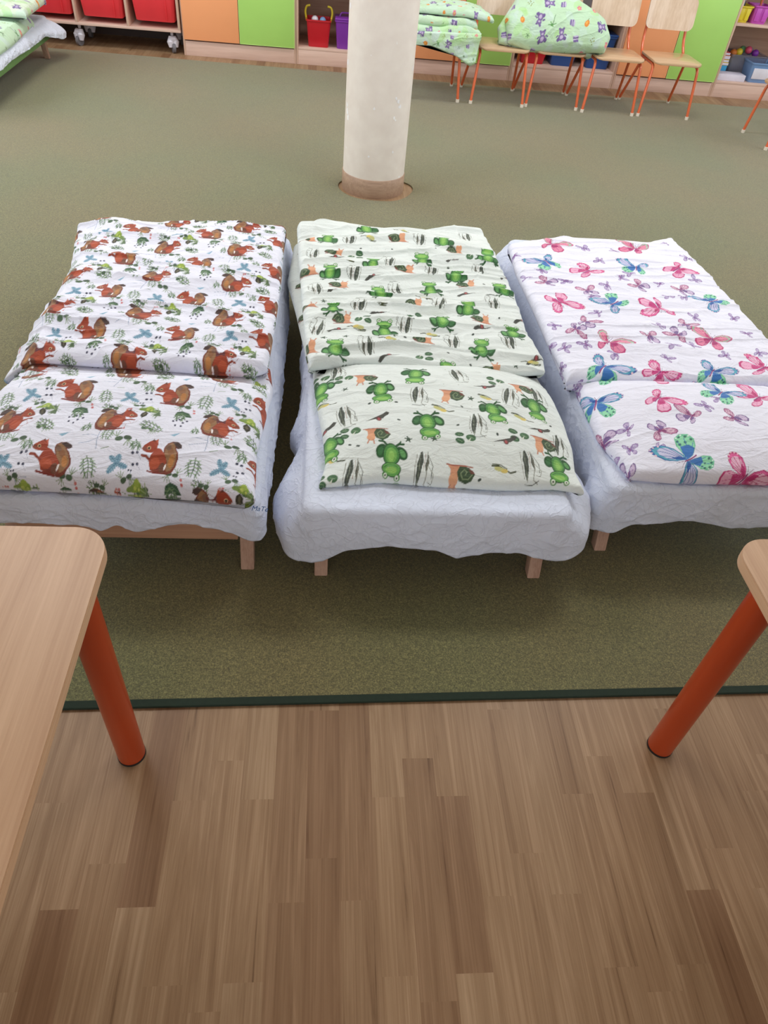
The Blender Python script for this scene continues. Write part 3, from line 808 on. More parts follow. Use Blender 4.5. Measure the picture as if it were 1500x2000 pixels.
# two halves joined along y = column centre
h_lo = [p for p in hole]
ri = min(range(48), key=lambda i: abs(hole[i][1] - CCY) + (0 if hole[i][0] > CCX else 9))
le = min(range(48), key=lambda i: abs(hole[i][1] - CCY) + (0 if hole[i][0] < CCX else 9))
upper = [hole[i % 48] for i in range(ri, (le if le > ri else le + 48) + 1)]     # right -> top -> left
lower = [hole[i % 48] for i in range(le, (ri if ri > le else ri + 48) + 1)]     # left -> bottom -> right
polyN = [(-3.95, .823), (-.6, .8935), (1.2, .932), (5.15, 1.018), (5.15, upper[0][1])] + lower[::-1] + [(-3.95, upper[-1][1])]
polyF = [(5.15, upper[0][1])] + outer_far + [(-3.95, upper[-1][1])] + upper[::-1]
for poly in (polyN, polyF):
    mb.prism([(x - .5, y - 3.8) for x, y in poly], 0.0005, cz)
pile = mb.build('pile', M['carpet'], carpet, smooth=False)
mb = MB()
for (ax, ay), (bx_, by) in zip(outer_near, outer_near[1:]):
    mb.prism([(ax - .5, ay - 3.8 - .020), (bx_ - .5, by - 3.8 - .020), (bx_ - .5, by - 3.8 + .001), (ax - .5, ay - 3.8 + .001)], 0.0005, 0.0085, 0.002)
bd = mb.build('binding_edge', M['binding'], carpet, smooth=False)
bd['label'] = 'dark green stitched edge of the carpet'
tag(carpet, 'large olive green carpet with a dark bound edge under the cots', 'carpet')

# column
colm = empty('round_column', (CCX, CCY, 0))
MB().lathe([(CR, 0.098), (CR, H - .002)], seg=96).build('shaft', M['column'], colm)
MB().lathe([(CR + .003, 0.0), (CR + .003, 0.004), (CR + .004, .006), (CR + .004, .094), (CR + .001, 0.098)], seg=96).build('skirting_band', M['band'], colm)
# chipped paint spots on the shaft
rng = random.Random(3)
mb = MB()
chips = [(-62, .50, .007), (-57, .485, .008), (-53, .46, .009), (-63, .41, .006), (-60, .40, .005), (-60, .245, .005), (-160, .40, .012), (-162, .43, .01), (-157, .375, .012), (-100, .45, .006), (-104, .22, .005), (-168, .62, .012), (-22, .62, .01), (-166, .86, .012)]
for a, z, s in chips:
    a = math.radians(a); n = 9
    vs = []
    for i in range(n):
        t = 2 * PI * i / n; rr = s * 1.35 * rng.uniform(.4, 1.0)
        aa = a + rr * math.cos(t) / CR; zz = z + rr * 1.2 * math.sin(t)
        vs.append(mb.bm.verts.new(((CR + .0008) * math.cos(aa), (CR + .0008) * math.sin(aa), zz)))
    mb.bm.faces.new(vs)
ch = mb.build('paint_chips', plain('bare_white_filler', (250, 248, 255), 0.7), colm, smooth=False)
ch['label'] = 'small white chips in the column paint'
tag(colm, 'round cream column with a wood-look skirting band behind the frog cot', 'column')

# ------------------------------------------------------------------ cabinets along the back wall
CF = 6.90       # front plane
CB = 7.38
units = [(-1.165, -.25, 'doors'), (-.25, .655, 'open'), (.655, 1.56, 'doors'), (1.56, 2.475, 'open'), (2.475, 3.377, 'doors'), (3.377, 4.29, 'open')]
ulabel = ['low cabinet with orange and green doors beside the red bin trolley', 'open shelf unit holding the red bucket behind the column',
          'low cabinet with orange and green doors behind the chair with folded bedding', 'open shelf unit behind the big green printed pillow',
          'low cabinet with orange and green doors right of the empty chairs', 'open shelf unit with toy boxes at the right edge']
UH = 0.86
for (a, b, kd), lb in zip(units, ulabel):
    w = b - a; r = empty('storage_cabinet' if kd == 'doors' else 'open_shelf_unit', (a, CF, 0))
    g = .001
    T = .018
    if kd == 'doors':
        for xa, xb in ((g, T), (w - T, w - g)):
            MB().box(xa, xb, .0, CB - CF, 0, UH, .001).build('side_panel', M['cab_z'], r)
        MB().box(T, w - T, .02, CB - CF, .105, .123).box(T, w - T, .02, CB - CF, UH - .018, UH).box(T, w - T, CB - CF - .01, CB - CF, .123, UH - .018).build('carcass', M['cab_in'], r)
        MB().box(T, w - T, -.0, .018, 0.0, .104, .001).build('plinth', M['cab_x'], r)
        mid = w * .5
        d1 = MB().box(.012, mid - .002, -.019, -.001, .115, UH - .004, .0015).build('door', M['door_orange'], r); d1['label'] = 'orange door'
        d2 = MB().box(mid + .002, w - .012, -.019, -.001, .115, UH - .004, .0015).build('door', M['door_green'], r); d2['label'] = 'lime green door'
        for dd, xx in ((d1, mid - .04), (d2, mid + .04)):
            MB().tube([(xx, -.019, .70), (xx, -.035, .705), (xx, -.035, .775), (xx, -.019, .78)], .005, 8).build('handle', M['white_pl'], dd)
        e = MB().box(mid + .002, mid + .0045, -.0196, -.001, .115, UH - .004).box(w - .0145, w - .0115, -.0196, -.001, .115, UH - .004).box(mid + .002, w - .012, -.0196, -.001, .1135, .1165).build('edging', M['edge_green'], d2)
        tag(r, lb, 'cabinet', 'door cabinets along the back wall')
    else:
        for xa, xb in ((g, T), (w - T, w - g)):
            MB().box(xa, xb, .0, CB - CF, 0, UH, .001).build('side_panel', M['cab_z'], r)
        MB().box(T, w - T, 0, .018, 0.0, .104, .001).build('plinth', M['cab_x'], r)
        MB().box(T, w - T, 0, CB - CF, .105, .123, .001).build('bottom_board', M['cab_x'], r)
        sz = .49 if a < 3 else .525
        MB().box(T, w - T, 0.01, CB - CF - .01, sz, sz + .018, .001).build('shelf', M['cab_x'], r)
        MB().box(T, w - T, 0, CB - CF, UH - .018, UH, .001).build('top_board', M['cab_x'], r)
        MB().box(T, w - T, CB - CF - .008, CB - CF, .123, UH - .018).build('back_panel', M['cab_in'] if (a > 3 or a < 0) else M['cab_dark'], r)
        tag(r, lb, 'shelf unit', 'open shelf units along the back wall')

# red-bin trolley on castors
TF = 6.88
tr = empty('bin_trolley', (-2.79, TF, 0))
tw = 1.615; cell = tw / 4
MB().box(0, tw, 0, .48, .155, .173, .001).build('bottom_board', M['cab_x'], tr)
MB().box(0, tw, 0, .44, .842, .86, .001).build('top_board', M['cab_x'], tr)
MB().box(0, tw, .47, .48, .173, .842).build('back_panel', M['cab_dark'], tr)
for i in range(5):
    x = i * (tw - .018) / 4
    MB().box(x, x + .018, 0, .43, .173, .842, .001).build('divider', M['cab_z'], tr)
def caster(x, y, ang):
    c = MB().tube([(x, y, .153), (x, y, .120)], .012, 12).box(x - .03, x + .03, y - .03, y + .03, .149, .154)
    dx, dy = math.sin(ang) * .018, -math.cos(ang) * .018
    px, py = math.cos(ang), math.sin(ang)
    # hood: rounded shell either side of the wheel
    for s in (-1, 1):
        c.tube([(x + dx * .2 + s * px * .010, y + dy * .2 + s * py * .010, .112), (x + dx + s * px * .020, y + dy + s * py * .020, .075), (x + dx * 1.3 + s * px * .021, y + dy * 1.3 + s * py * .021, .04)], [.020, .030, .016], 12)
    c.tube([(x - px * .02 + dx, y - py * .02 + dy, .095), (x + px * .02 + dx, y + py * .02 + dy, .095)], .024, 12)
    o = c.build('castor', M['white_pl'], tr)
    MB().tube([(x + dx * 1.2 - px * .012, y + dy * 1.2 - py * .012, .038), (x + dx * 1.2 + px * .012, y + dy * 1.2 + py * .012, .038)], .037, 20).build('wheel', M['grey'], o)
for x, y, a in ((tw - .085, .08, .35), (tw - .815, .08, -.5), (.05, .08, .2), (tw - .06, .38, .4), (tw - .81, .38, 0), (.05, .38, 0)):
    caster(x, y, a)
tag(tr, 'wheeled beech shelf trolley on white castors left of the orange cabinet door', 'trolley')

def taper_box(mb, w0, d0, w1, d1, z0, z1, wall=.004, rr=.02):
    """open tub: bottom w0 x d0, top w1 x d1, centred"""
    def ring(w, d, z, r):
        return [mb.bm.verts.new((x, y, z)) for x, y in rrect(-w / 2, w / 2, -d / 2, d / 2, r, 4)]
    rs = [ring(w0 * .98, d0 * .98, z0, rr), ring(w0, d0, z0 + .004, rr), ring(w1, d1, z1 - .012, rr), ring(w1 + .012, d1 + .012, z1 - .010, rr), ring(w1 + .012, d1 + .012, z1, rr),
          ring(w1 - wall, d1 - wall, z1, rr), ring(w0 - wall, d0 - wall, z0 + .008, rr)]
    for a, b in zip(rs, rs[1:]):
        n = len(a)
        for k in range(n): mb.bm.faces.new((a[k], a[(k + 1) % n], b[(k + 1) % n], b[k]))
    mb.bm.faces.new(rs[0][::-1]); mb.bm.faces.new(rs[-1])
    return mb

# red bins hanging on runners in the trolley cells
binlab = ['red plastic bin in the trolley cell nearest the orange door', 'red plastic bin in the middle trolley cell', 'red plastic bin partly behind the corner of the far cot', 'red plastic bin at the left end of the trolley']
proto = None
for i in range(4):
    cx = -2.79 + (3 - i) * (tw - .018) / 4 + .009 + (tw - .018) / 8
    loc = (cx + (.012 if i == 0 else .008), TF + .19, .215)
    if proto is None:
        b = empty('storage_bin', loc)
        mb = MB(); taper_box(mb, .305, .32, .345, .36, 0, .24, rr=.03)
        mb.build('tub', M['bin_red'], b)
        mb = MB()
        mb.box(.095, .098, -.178, -.155, .012, .215, .001)
        mb.build('front_rib', M['bin_red'], b)
        mb = MB().box(-.185, -.170, -.17, .17, .205, .213)
        mb.build('runner', M['cab_z'], b)
        MB().box(.170, .185, -.17, .17, .205, .213).build('runner', M['cab_z'], b)
        proto = b
    else:
        b = copy_tree(proto); b.location = loc
    tag(b, binlab[i], 'bin', 'red bins in the trolley')

# things on the shelves -------------------------------------------------------
SB = .1235
rb = empty('toy_bucket', (-.068, 7.02, SB))
mb = MB(); taper_box(mb, .165, .15, .195, .18, 0, .19, rr=.02); mb.build('tub', M['red'], rb)
for s in (-1, 1):
    MB().tube(fillet([(s * .098, 0, .165), (s * .112, 0, .23), (s * .10, 0, .268), (s * .07, 0, .272)], .02), .008, 8).build('handle', M['yellow'], rb)['label'] = 'yellow handle'
tag(rb, 'red toy bucket with yellow handles on the shelf left of the column', 'bucket')
for k, (x, y, rr, mm, lb) in enumerate(((-.10, 7.02, .028, 'white_pl', 'small white toy ball poking out of the red bucket'), (-.035, 7.0, .026, 'lblue', 'small light blue toy ball in the red bucket'))):
    b = MB(); bmesh.ops.create_uvsphere(b.bm, u_segments=20, v_segments=12, radius=rr)
    o = b.build('toy_ball', M[mm], loc=(x, y, SB + .178)); tag(o, lb, 'toy')
pt = empty('lidded_tub', (.165, 7.02, SB))
mb = MB(); taper_box(mb, .16, .15, .19, .18, 0, .20, rr=.02); mb.build('tub', M['purple'], pt)
MB().box(-.10, .10, -.095, .095, .20, .215, .006).tube(fillet([(-.06, 0, .215), (-.05, 0, .24), (.05, 0, .24), (.06, 0, .215)], .015), .006, 8).build('lid', M['purple'], pt)
tag(pt, 'purple lidded tub on the shelf, half behind the column', 'tub')

def basket(loc, w, d, h, m, label, cat='basket', rz=0):
    r = empty('storage_basket', loc, rz)
    mb = MB(); taper_box(mb, w * .82, d * .85, w, d, 0, h, rr=.015); mb.build('tub', m, r)
    mb = MB()
    for s in (-.22, .22):
        mb.box(w * s - w * .14, w * s + w * .14, -d / 2 - .0015, -d / 2 + .02, h * .15, h * .86, .002)
    mb.build('front_panel', m, r)
    tag(r, label, cat); return r
z5 = .5435
basket((3.458, 7.03, z5), .115, .16, .115, M['yellow'], 'small yellow basket on the right-hand upper shelf beside the green door')
basket((3.605, 7.03, z5), .145, .16, .125, M['magenta'], 'small magenta basket next to the yellow one on the upper shelf')
for k, (x, tilt, mm, lb) in enumerate(((3.44, .3, 'white_card', 'pale stick toy standing in the yellow basket'), (3.485, -.25, 'black', 'dark stick toy standing in the yellow basket'),
                                       (3.59, .3, 'toy_pink', 'pink stick toy leaning in the magenta basket'), (3.63, -.25, 'orange_book', 'orange stick toy leaning in the magenta basket'))):
    o = MB().tube([(x, 7.03, z5 + .012), (x + tilt * .12, 7.03 + .02, z5 + .2)], .009, 8).build('stick_toy', M[mm]); tag(o, lb, 'toy')
# stack of books and boxes on the low right shelf
o = MB().box(3.405, 3.66, 6.93, 7.06, SB, SB + .048, .003).build('flat_box', M['white_card']); tag(o, 'flat white box lying at the front of the low right shelf', 'box')
zz = SB + .001
for h_, mm, lb, x1_ in ((.085, 'cyan', 'light blue box at the bottom of the stack behind the white box', 3.53), (.022, 'yellow_book', 'yellow book on top of the light blue box', 3.535), (.022, 'yellow', 'lemon yellow book second from the top of the stack', 3.53), (.03, 'orange_book', 'orange book third in the stack beside the green door', 3.53), (.022, 'red', 'dark red book on top of the stack', 3.52)):
    bz = zz
    book = empty('picture_book' if 'book' in lb else 'card_box', ((3.40 + x1_) / 2, 7.16, bz))
    w_ = (x1_ - 3.40)
    MB().box(-w_ / 2, w_ / 2, -.085, .09, 0, h_ - .001, .002).build('cover', M[mm], book)
    MB().box(-w_ / 2 + .004, w_ / 2 - .002, -.0862, .088, .003, h_ - .004).build('pages', M['white_card'] if 'book' in lb else M[mm], book)
    tag(book, lb, 'book' if 'book' in lb else 'box')
    zz += h_ + .0005
lt = empty('toy_crate', (3.80, 7.03, SB))
mb = MB(); taper_box(mb, .20, .17, .235, .20, 0, .15, rr=.02); mb.build('tub', M['lblue'], lt)
MB().box(-.09, .09, -.1005, -.094, .03, .11, .002).build('label_panel', M['white_pl'], lt)
tag(lt, 'light blue toy crate on the low right shelf', 'crate')
ct = empty('clear_box', (3.72, 7.22, SB))
mb = MB(); taper_box(mb, .30, .22, .34, .25, 0, .17, rr=.02); mb.build('tub', M['clear'], ct)
tag(ct, 'clear plastic box behind the light blue crate', 'box')
for k, (mm, cn, dx, dy, dz) in enumerate((('toy_pink', 'pink play ball on top of the clear box', .03, 0, .03), ('yellow', 'yellow play ball heaped above the clear box', -.05, 0, .01), ('orange_book', 'orange play ball at the left end of the clear box', -.10, .0, 0),
                                 ('purple', 'purple play ball at the right of the clear box', .10, 0, .01), ('toy_green', 'green play ball behind the pink one in the clear box', .0, .055, .02), ('lblue', 'pale blue play ball behind the purple one', .07, .055, .015))):
    b = MB(); bmesh.ops.create_icosphere(b.bm, subdivisions=3, radius=.030)
    o = b.build('play_ball', M[mm], loc=(3.70 + dx, 7.19 + dy, SB + .165 + dz))
    tag(o, cn, 'ball', 'play balls in the clear box')
# blue bins on the middle open shelf
for x, mm, lb in ((1.76, 'red', 'red tub low on the shelf behind the frontmost pillow'), (2.02, 'blue', 'dark blue tub on the shelf seen under the third chair'), (2.33, 'blue', 'dark blue tub right of the green printed pillow')):
    t = empty('storage_tub', (x, 7.08, SB))
    h_ = .24 if x > 2.2 else .13
    mb = MB(); taper_box(mb, .19, .2, .225, .24, 0, h_, rr=.02); mb.build('tub', M[mm], t)
    if x > 2.2: MB().box(-.118, .118, -.125, .125, h_, h_ + .016, .005).build('lid', M['blue'], t)
    tag(t, lb, 'tub')
o = MB(); taper_box(o, .13, .13, .15, .15, 0, .12, rr=.02); o = o.build('storage_pot', M['black'], loc=(1.98, 7.08, .509)); tag(o, 'black pot on the shelf above the green printed pillow', 'pot')
o = MB(); taper_box(o, .10, .12, .12, .14, 0, .13, rr=.02); o = o.build('storage_pot', M['grey'], loc=(2.14, 7.10, .509)); tag(o, 'grey pot on the shelf between the chair backrests', 'pot')

# ------------------------------------------------------------------ child chairs
def make_chair():
    r = empty('child_chair')
    # seat: shallow moulded ply with rounded corners
    def ply(W, D, x_r, thick, fz, n=30):
        pass
    mb = MB()
    nx, ny = 24, 20
    outline = rrect(-.19, .19, -.255, .115, .05, 6)
    mb.prism(outline, .357, .371, .004)
    bmesh.ops.subdivide_edges(mb.bm, edges=[], cuts=0)
    for v in mb.bm.verts:
        x, y = v.co.x, v.co.y
        v.co.z += .03 * max(0, (y - .02)) - .35 * max(0, (-.20 - y)) ** 1.0 * .25 + .006 * (abs(x) / .19) ** 2
    mb.build('seat', M['ply'], r)
    # backrest: curved plywood panel (grid, solid)
    mb = MB(); bm = mb.bm
    o2 = rrect(-.19, .19, 0, .215, .045, 6)
    pts = [(x, z) for x, z in o2]
    def bend(x, z): return -.008 - .016 * (x / .19) ** 2 + .16 * z
    fr = [bm.verts.new((x, .175 + bend(x, z), .515 + z)) for x, z in pts]
    bk = [bm.verts.new((x, .187 + bend(x, z), .515 + z)) for x, z in pts]
    # interior strips for the curve
    n = len(pts)
    for i in range(n): bm.faces.new((fr[i], bk[i], bk[(i + 1) % n], fr[(i + 1) % n]))
    half = n // 2
    order_l = list(range(n))
    # top runs x+ to x- over indices 0..half-1 ; bottom indices half..n-1 runs x- to x+
    for V in (fr, bk):
        top = V[:half]; bot = V[half:][::-1]
        for i in range(half - 1):
            bm.faces.new((top[i], top[i + 1], bot[i + 1], bot[i]))
    mb.build('backrest', M['ply_back'], r)
    for s in (-1, 1):
        p = fillet([(s * .202, -.24, .012), (s * .176, -.205, .345), (s * .172, .11, .345), (s * .165, .188, .44), (s * .150, .232, .70)], .045, 7)
        lg = MB().tube(p, .0105, 12).build('side_frame', M['orange_chair'], r)
        MB().tube([(s * .202, -.24, 0), (s * .2015, -.2395, .022)], .0135, 12).build('glide', M['cap'], lg)
        q = fillet([(s * .168, .01, .338), (s * .178, .06, .32), (s * .212, .225, .012)], .03, 5)
        lg = MB().tube(q, .0105, 12).build('rear_leg', M['orange_chair'], r)
        MB().tube([(s * .2125, .228, 0), (s * .212, .2255, .020)], .0135, 12).build('glide', M['cap'], lg)
    MB().tube([(-.172, -.02, .345), (.172, -.02, .345)], .009, 10).build('cross_bar', M['orange_chair'], r)
    return r
ch0 = make_chair()
chairs = [(.808, 6.315, 0, 'child chair half behind the column, carrying folded green bedding'),
          (1.313, 6.31, 0, 'child chair second from the column, under the left end of the green pillow'),
          (1.752, 6.34, 0, 'child chair in the middle of the row, hidden behind the green printed pillow'),
          (2.195, 6.30, 0, 'empty-backed child chair just right of the green printed pillow'),
          (2.65, 6.31, 0, 'child chair at the right end of the row, in front of the green door'),
          (3.46, 5.63, -PI / 2, 'child chair turned sideways at the right edge of the picture')]
for i, (x, y, a, lb) in enumerate(chairs):
    c = ch0 if i == 0 else copy_tree(ch0)
    c.location = (x, y, .008); c.rotation_euler = (0, 0, a)
    tag(c, lb, 'chair', 'small orange-framed chairs along the cabinets')

# ------------------------------------------------------------------ tables
def make_table(x0, x1, y0, y1, zt, legs, label):
    cx, cy = (x0 + x1) / 2, (y0 + y1) / 2
    r = empty('child_table', (cx, cy, 0))
    t = MB().prism(rrect(x0 - cx, x1 - cx, y0 - cy, y1 - cy, .062, 12), zt - .0245, zt, .003).build('table_top', M['beech'], r)
    MB().prism(rrect(x0 - cx - .0006, x1 - cx + .0006, y0 - cy - .0006, y1 - cy + .0006, .0626, 12), zt - .021, zt - .0035).build('edge_band', M['beech_edge'], t)
    for lx, ly in legs:
        l = MB().tube([(lx - cx, ly - cy, .006), (lx - cx, ly - cy, zt - .0245)], .029, 40).build('leg', M['orange_tube'], r)
        MB().tube([(lx - cx, ly - cy, 0), (lx - cx, ly - cy, .0065)], .0297, 40).build('foot_cap', M['rubber'], l)
    tag(r, label, 'table', 'beech tables with thick orange legs'); return r
make_table(-1.56, -.357, -.30, .893, .58, [(-.392, .768), (-1.5, .768), (-.392, -.2), (-1.5, -.2)], 'beech-topped low table with a thick orange leg at the left foreground')
make_table(.786, 1.99, -.30, .893, .58, [(.812, .772), (1.93, .772), (.812, -.2), (1.93, -.2)], 'beech-topped low table with a thick orange leg at the right foreground')

# ------------------------------------------------------------------ cots with sheets
def make_cot(x0, x1, y0, y1, top, label, group, canvas=False, rz=.102):
    cx, cy = (x0 + x1) / 2, (y0 + y1) / 2
    r = empty('child_cot', (cx, cy, .008))
    hx, hy = (x1 - x0) / 2, (y1 - y0) / 2
    for sx in (-1, 1):
        for sy in (-1, 1):
            a, b = sx * (hx - .019), sy * (hy - .019)
            lm = MB().box(a - .018, a + .018, b - .018, b + .018, 0, top - .085, .003)
            for v in lm.bm.verts: v.co.y -= sy * v.co.z * .30      # the feet splay outwards
            lm.build('leg', M['pine'], r)
    MB().box(-hx + .04, hx - .04, -hy + .018, -hy + .038, rz, .185, .002).build('end_rail', M['pine_x'], r)
    MB().box(-hx + .04, hx - .04, hy - .038, hy - .018, rz, .185, .002).build('end_rail', M['pine_x'], r)
    for s in (-1, 1):
        MB().box(s * (hx - .01) - .01, s * (hx - .01) + .01, -hy + .04, hy - .04, max(rz, .13), .185, .002).build('side_rail', M['pine_x'], r)
    MB().box(-hx + .02, hx - .02, -hy + .02, hy - .02, .17, .181).build('slat_base', M['pine_x'], r)
    MB().box(-hx - .018, hx + .018, -hy - .018, hy + .018, .183, top - .012, .016, 3).build('mattress', M['ticking'], r)
    if canvas:
        c = MB().box(-hx - .022, hx + .022, -hy - .022, hy + .022, .125, .2, .01, 2).build('canvas_cover', M['green_cloth'], r); c['label'] = 'green canvas round the cot frame'
    tag(r, label, 'cot', group)
    return r

def make_sheet(x0, x1, y0, y1, top, ctrl, seed, label, group, defoff=.03, defhem=.13):
    """ctrl: (side, coordinate, outward offset, hem height); side in f r b l"""
    W, L = x1 - x0, y1 - y0
    per = 2 * (W + L)
    def sval(side, c):
        return {'f': c - x0, 'r': W + (c - y0), 'b': W + L + (x1 - c), 'l': 2 * W + L + (y1 - c)}[side]
    pts = sorted((sval(s, c) % per, o, h) for s, c, o, h in ctrl)
    ss = np.array([p[0] for p in pts]); oo = np.array([p[1] for p in pts]); hh = np.array([p[2] for p in pts])
    n = 1200
    s = np.linspace(0, per, n, endpoint=False)
    off = np.interp(s, ss, oo, period=per); hem = np.interp(s, ss, hh, period=per)
    K = np.hanning(15); K /= K.sum()
    sm = lambda a: np.convolve(np.r_[a[-7:], a, a[:7]], K, 'valid')
    off, hem = sm(off), sm(hem)
    rc = .03
    def rect_pt(s, inset=0.0):
        # point on the rounded rectangle & outward normal
        hx, hy = W / 2 - inset, L / 2 - inset
        s = s % per
        if s < W: x, y = -W / 2 + s, -L / 2
        elif s < W + L: x, y = W / 2, -L / 2 + (s - W)
        elif s < 2 * W + L: x, y = W / 2 - (s - W - L), L / 2
        else: x, y = -W / 2, L / 2 - (s - 2 * W - L)
        x *= hx / (W / 2); y *= hy / (L / 2)
        cxn = max(-hx + rc, min(hx - rc, x)); cyn = max(-hy + rc, min(hy - rc, y))
        dx, dy = x - cxn, y - cyn
        l = math.hypot(dx, dy)
        if l < 1e-9: return x, y, 0, 0
        # blend normals round the corner
        nx, ny = dx / l, dy / l
        return cxn + nx * rc, cyn + ny * rc, nx, ny
    P = np.array([rect_pt(v) for v in s])
    # smooth normals near corners
    nrm = P[:, 2:4]
    Kn = np.hanning(41); Kn /= Kn.sum()
    nrm = np.stack([np.convolve(np.r_[nrm[-20:, i], nrm[:, i], nrm[:20, i]], Kn, 'valid') for i in (0, 1)], 1)
    nrm /= np.linalg.norm(nrm, axis=1, keepdims=True)
    rows = []
    for ins in (.24, .16, .10, .06, .035, .018):
        Q = np.array([rect_pt(v, ins)[:2] for v in s])
        zz = top + .002 * vnoise(Q[:, 0] / .05 + 9, Q[:, 1] / .07, seed)
        rows.append(np.c_[Q, zz])
    m = 30
    re = .020
    for j in range(5):
        ph = j / 4 * PI / 2
        d = re * math.sin(ph) - .004; z = top - re * (1 - math.cos(ph))
        rows.append(np.c_[P[:, :2] + nrm * (d - .01), np.full(n, z)])
    foldk = fbm(s / .045, s * 0 + 3.3, seed, 2)
    foldb = fbm(s / .16, s * 0 + 7.7, seed + 4, 2)
    for j in range(1, m + 1):
        t = j / m
        z = (top - re) + (hem - (top - re)) * t
        bulge = np.sin(np.minimum(t * 1.25, 1) * PI / 2)
        d = .006 + (off - .0) * bulge + (.008 * foldb + .0045 * foldk) * t ** .8 * np.clip(off / .02, .6, 1.6)
        d += .0030 * fbm(s / .08 + t * 1.2, t * 1.6 + s * 0, seed + 9, 2) + .0032 * np.clip(1 - 3.2 * np.abs(vnoise(s / .07 + t * 2.0, t * 1.6 - s / .10, seed + 13)), 0, 1) + .0026 * np.clip(1 - 3.5 * np.abs(vnoise(s / .06 - t * 2.4, t * 1.3 + s / .11, seed + 14)), 0, 1)
        d = np.maximum(d, .002)
        hem_w = (.004 * foldk + .003 * foldb) * t
        rows.append(np.c_[P[:, :2] + nrm * d[:, None], z + hem_w])
    A = np.array(rows)     # rows x n x 3
    R_, n_ = A.shape[:2]
    cx, cy = (x0 + x1) / 2, (y0 + y1) / 2
    me = bpy.data.meshes.new('bed_sheet')
    idx = np.arange(R_ * n_).reshape(R_, n_)
    a = idx[:-1]; b = idx[1:]
    q = np.stack([a, np.roll(a, -1, 1), np.roll(b, -1, 1), b], -1).reshape(-1, 4)[:, ::-1]
    faces = [tuple(map(int, f)) for f in q] + [tuple(map(int, idx[0]))]
    me.from_pydata([tuple(p) for p in A.reshape(-1, 3)], [], faces)
    for p in me.polygons: p.use_smooth = True
    me.materials.append(M['sheet'])
    o = bpy.data.objects.new('bed_sheet', me); COL.objects.link(o)
    o.location = (cx, cy, 0)
    so = o.modifiers.new('thickness', 'SOLIDIFY'); so.thickness = .0016; so.offset = 1
    tag(o, label, 'sheet', group)
    return o

GC = 'low wooden cots on the carpet'; GS = 'white sheets over the cots'
TOP = .278
make_cot(-.80, -.167, 1.295, 2.85, TOP, 'low pine cot under the squirrel bedding', GC)
make_cot(-.005, .630, 1.276, 2.84, TOP, 'low pine cot under the frog bedding, between the other two', GC, False, .172)
make_cot(.817, 1.455, 1.386, 2.92, TOP, 'low pine cot under the butterfly bedding', GC, False, .150)

front = lambda L, o=.012: [('f', x, o, z) for x, z in L]
make_sheet(-.818, -.150, 1.278, 2.868, TOP,
           front([(-.80, .21), (-.74, .215), (-.57, .205), (-.53, .185), (-.49, .215), (-.45, .185), (-.38, .21), (-.31, .222), (-.22, .195), (-.17, .155)], .010) +
           [('r', 1.30, .010, .15), ('r', 1.45, .012, .17), ('r', 1.9, .022, .17), ('r', 2.8, .022, .17), ('b', -.5, .02, .18), ('l', 2.7, .05, .15), ('l', 1.9, .05, .14), ('l', 1.4, .03, .18)],
           21, 'white cotton sheet hanging from the squirrel cot', GS)
make_sheet(-.030, .652, 1.258, 2.862, TOP,
           front([(-.02, .105), (.02, .115), (.075, .16), (.18, .178), (.315, .165), (.37, .138), (.44, .158), (.53, .162), (.59, .14), (.64, .128)], .016) +
           [('r', 1.275, .050, .15), ('r', 1.33, .085, .17), ('r', 1.39, .095, .20), ('r', 1.46, .085, .19), ('r', 1.60, .045, .16), ('r', 2.0, .02, .15), ('r', 2.8, .02, .15), ('b', .3, .02, .16),
            ('l', 2.8, .03, .14), ('l', 2.1, .024, .14), ('l', 1.85, .022, .13), ('l', 1.67, .045, .13), ('l', 1.59, .022, .12), ('l', 1.50, .055, .12), ('l', 1.41, .088, .13), ('l', 1.33, .075, .12), ('l', 1.28, .04, .10)],
           5, 'white cotton sheet with a flared front corner on the frog cot', GS)
make_sheet(.790, 1.475, 1.368, 2.94, TOP,
           front([(.80, .125), (.835, .125), (.87, .16), (.98, .17), (1.03, .18), (1.10, .165), (1.18, .152), (1.26, .158), (1.46, .17)], .012) +
           [('r', 1.5, .03, .16), ('r', 2.8, .03, .16), ('b', 1.1, .02, .16), ('l', 2.9, .045, .15), ('l', 2.5, .035, .15), ('l', 2.0, .022, .14), ('l', 1.6, .012, .14), ('l', 1.50, .012, .14), ('l', 1.42, .045, .14), ('l', 1.39, .035, .13)],
           33, 'white cotton sheet hanging from the butterfly cot', GS)

# ------------------------------------------------------------------ bedding: squirrels (left)
LD_left = [(-.900, 1.775), (-.881, 1.895), (-.876, 2.026), (-.858, 2.13), (-.862, 2.387), (-.90, 2.595), (-.915, 2.70)]
LD_right = [(-0.151, 1.78), (-0.143, 2.03), (-0.139, 2.305), (-0.142, 2.588), (-0.143, 2.80)]
LD_near = [(-0.900, 1.768), (-0.761, 1.782), (-0.644, 1.775), (-0.501, 1.770), (-0.327, 1.756), (-0.194, 1.752), (-0.151, 1.78)]
LD_far = [(-0.915, 2.70), (-0.803, 2.765), (-0.639, 2.745), (-0.49, 2.768), (-0.317, 2.775), (-0.143, 2.80)]
def drapeL(z): return lambda X, Y: z - 0.75 * np.clip(-.815 - X, 0, 1) * np.clip((2.75 - Y) / .5, .3, 1) - .02 * np.clip((Y - 2.72) / .08, 0, 1)
top = slab(LD_left, LD_right, LD_near, LD_far, drapeL(.336), .019, .014, lambda X, Y: wrinkle(X, Y, 3, .0115, -.18, .26, .080) + .010 * fbm(X / .3, Y / .3, 91, 2), base=(234, 236, 252),
           paint=lambda p: paint_squirrels(p, -.95, 1.72, -.1, 2.85, -.417, 1.90, .258, .232, 1, -.05))
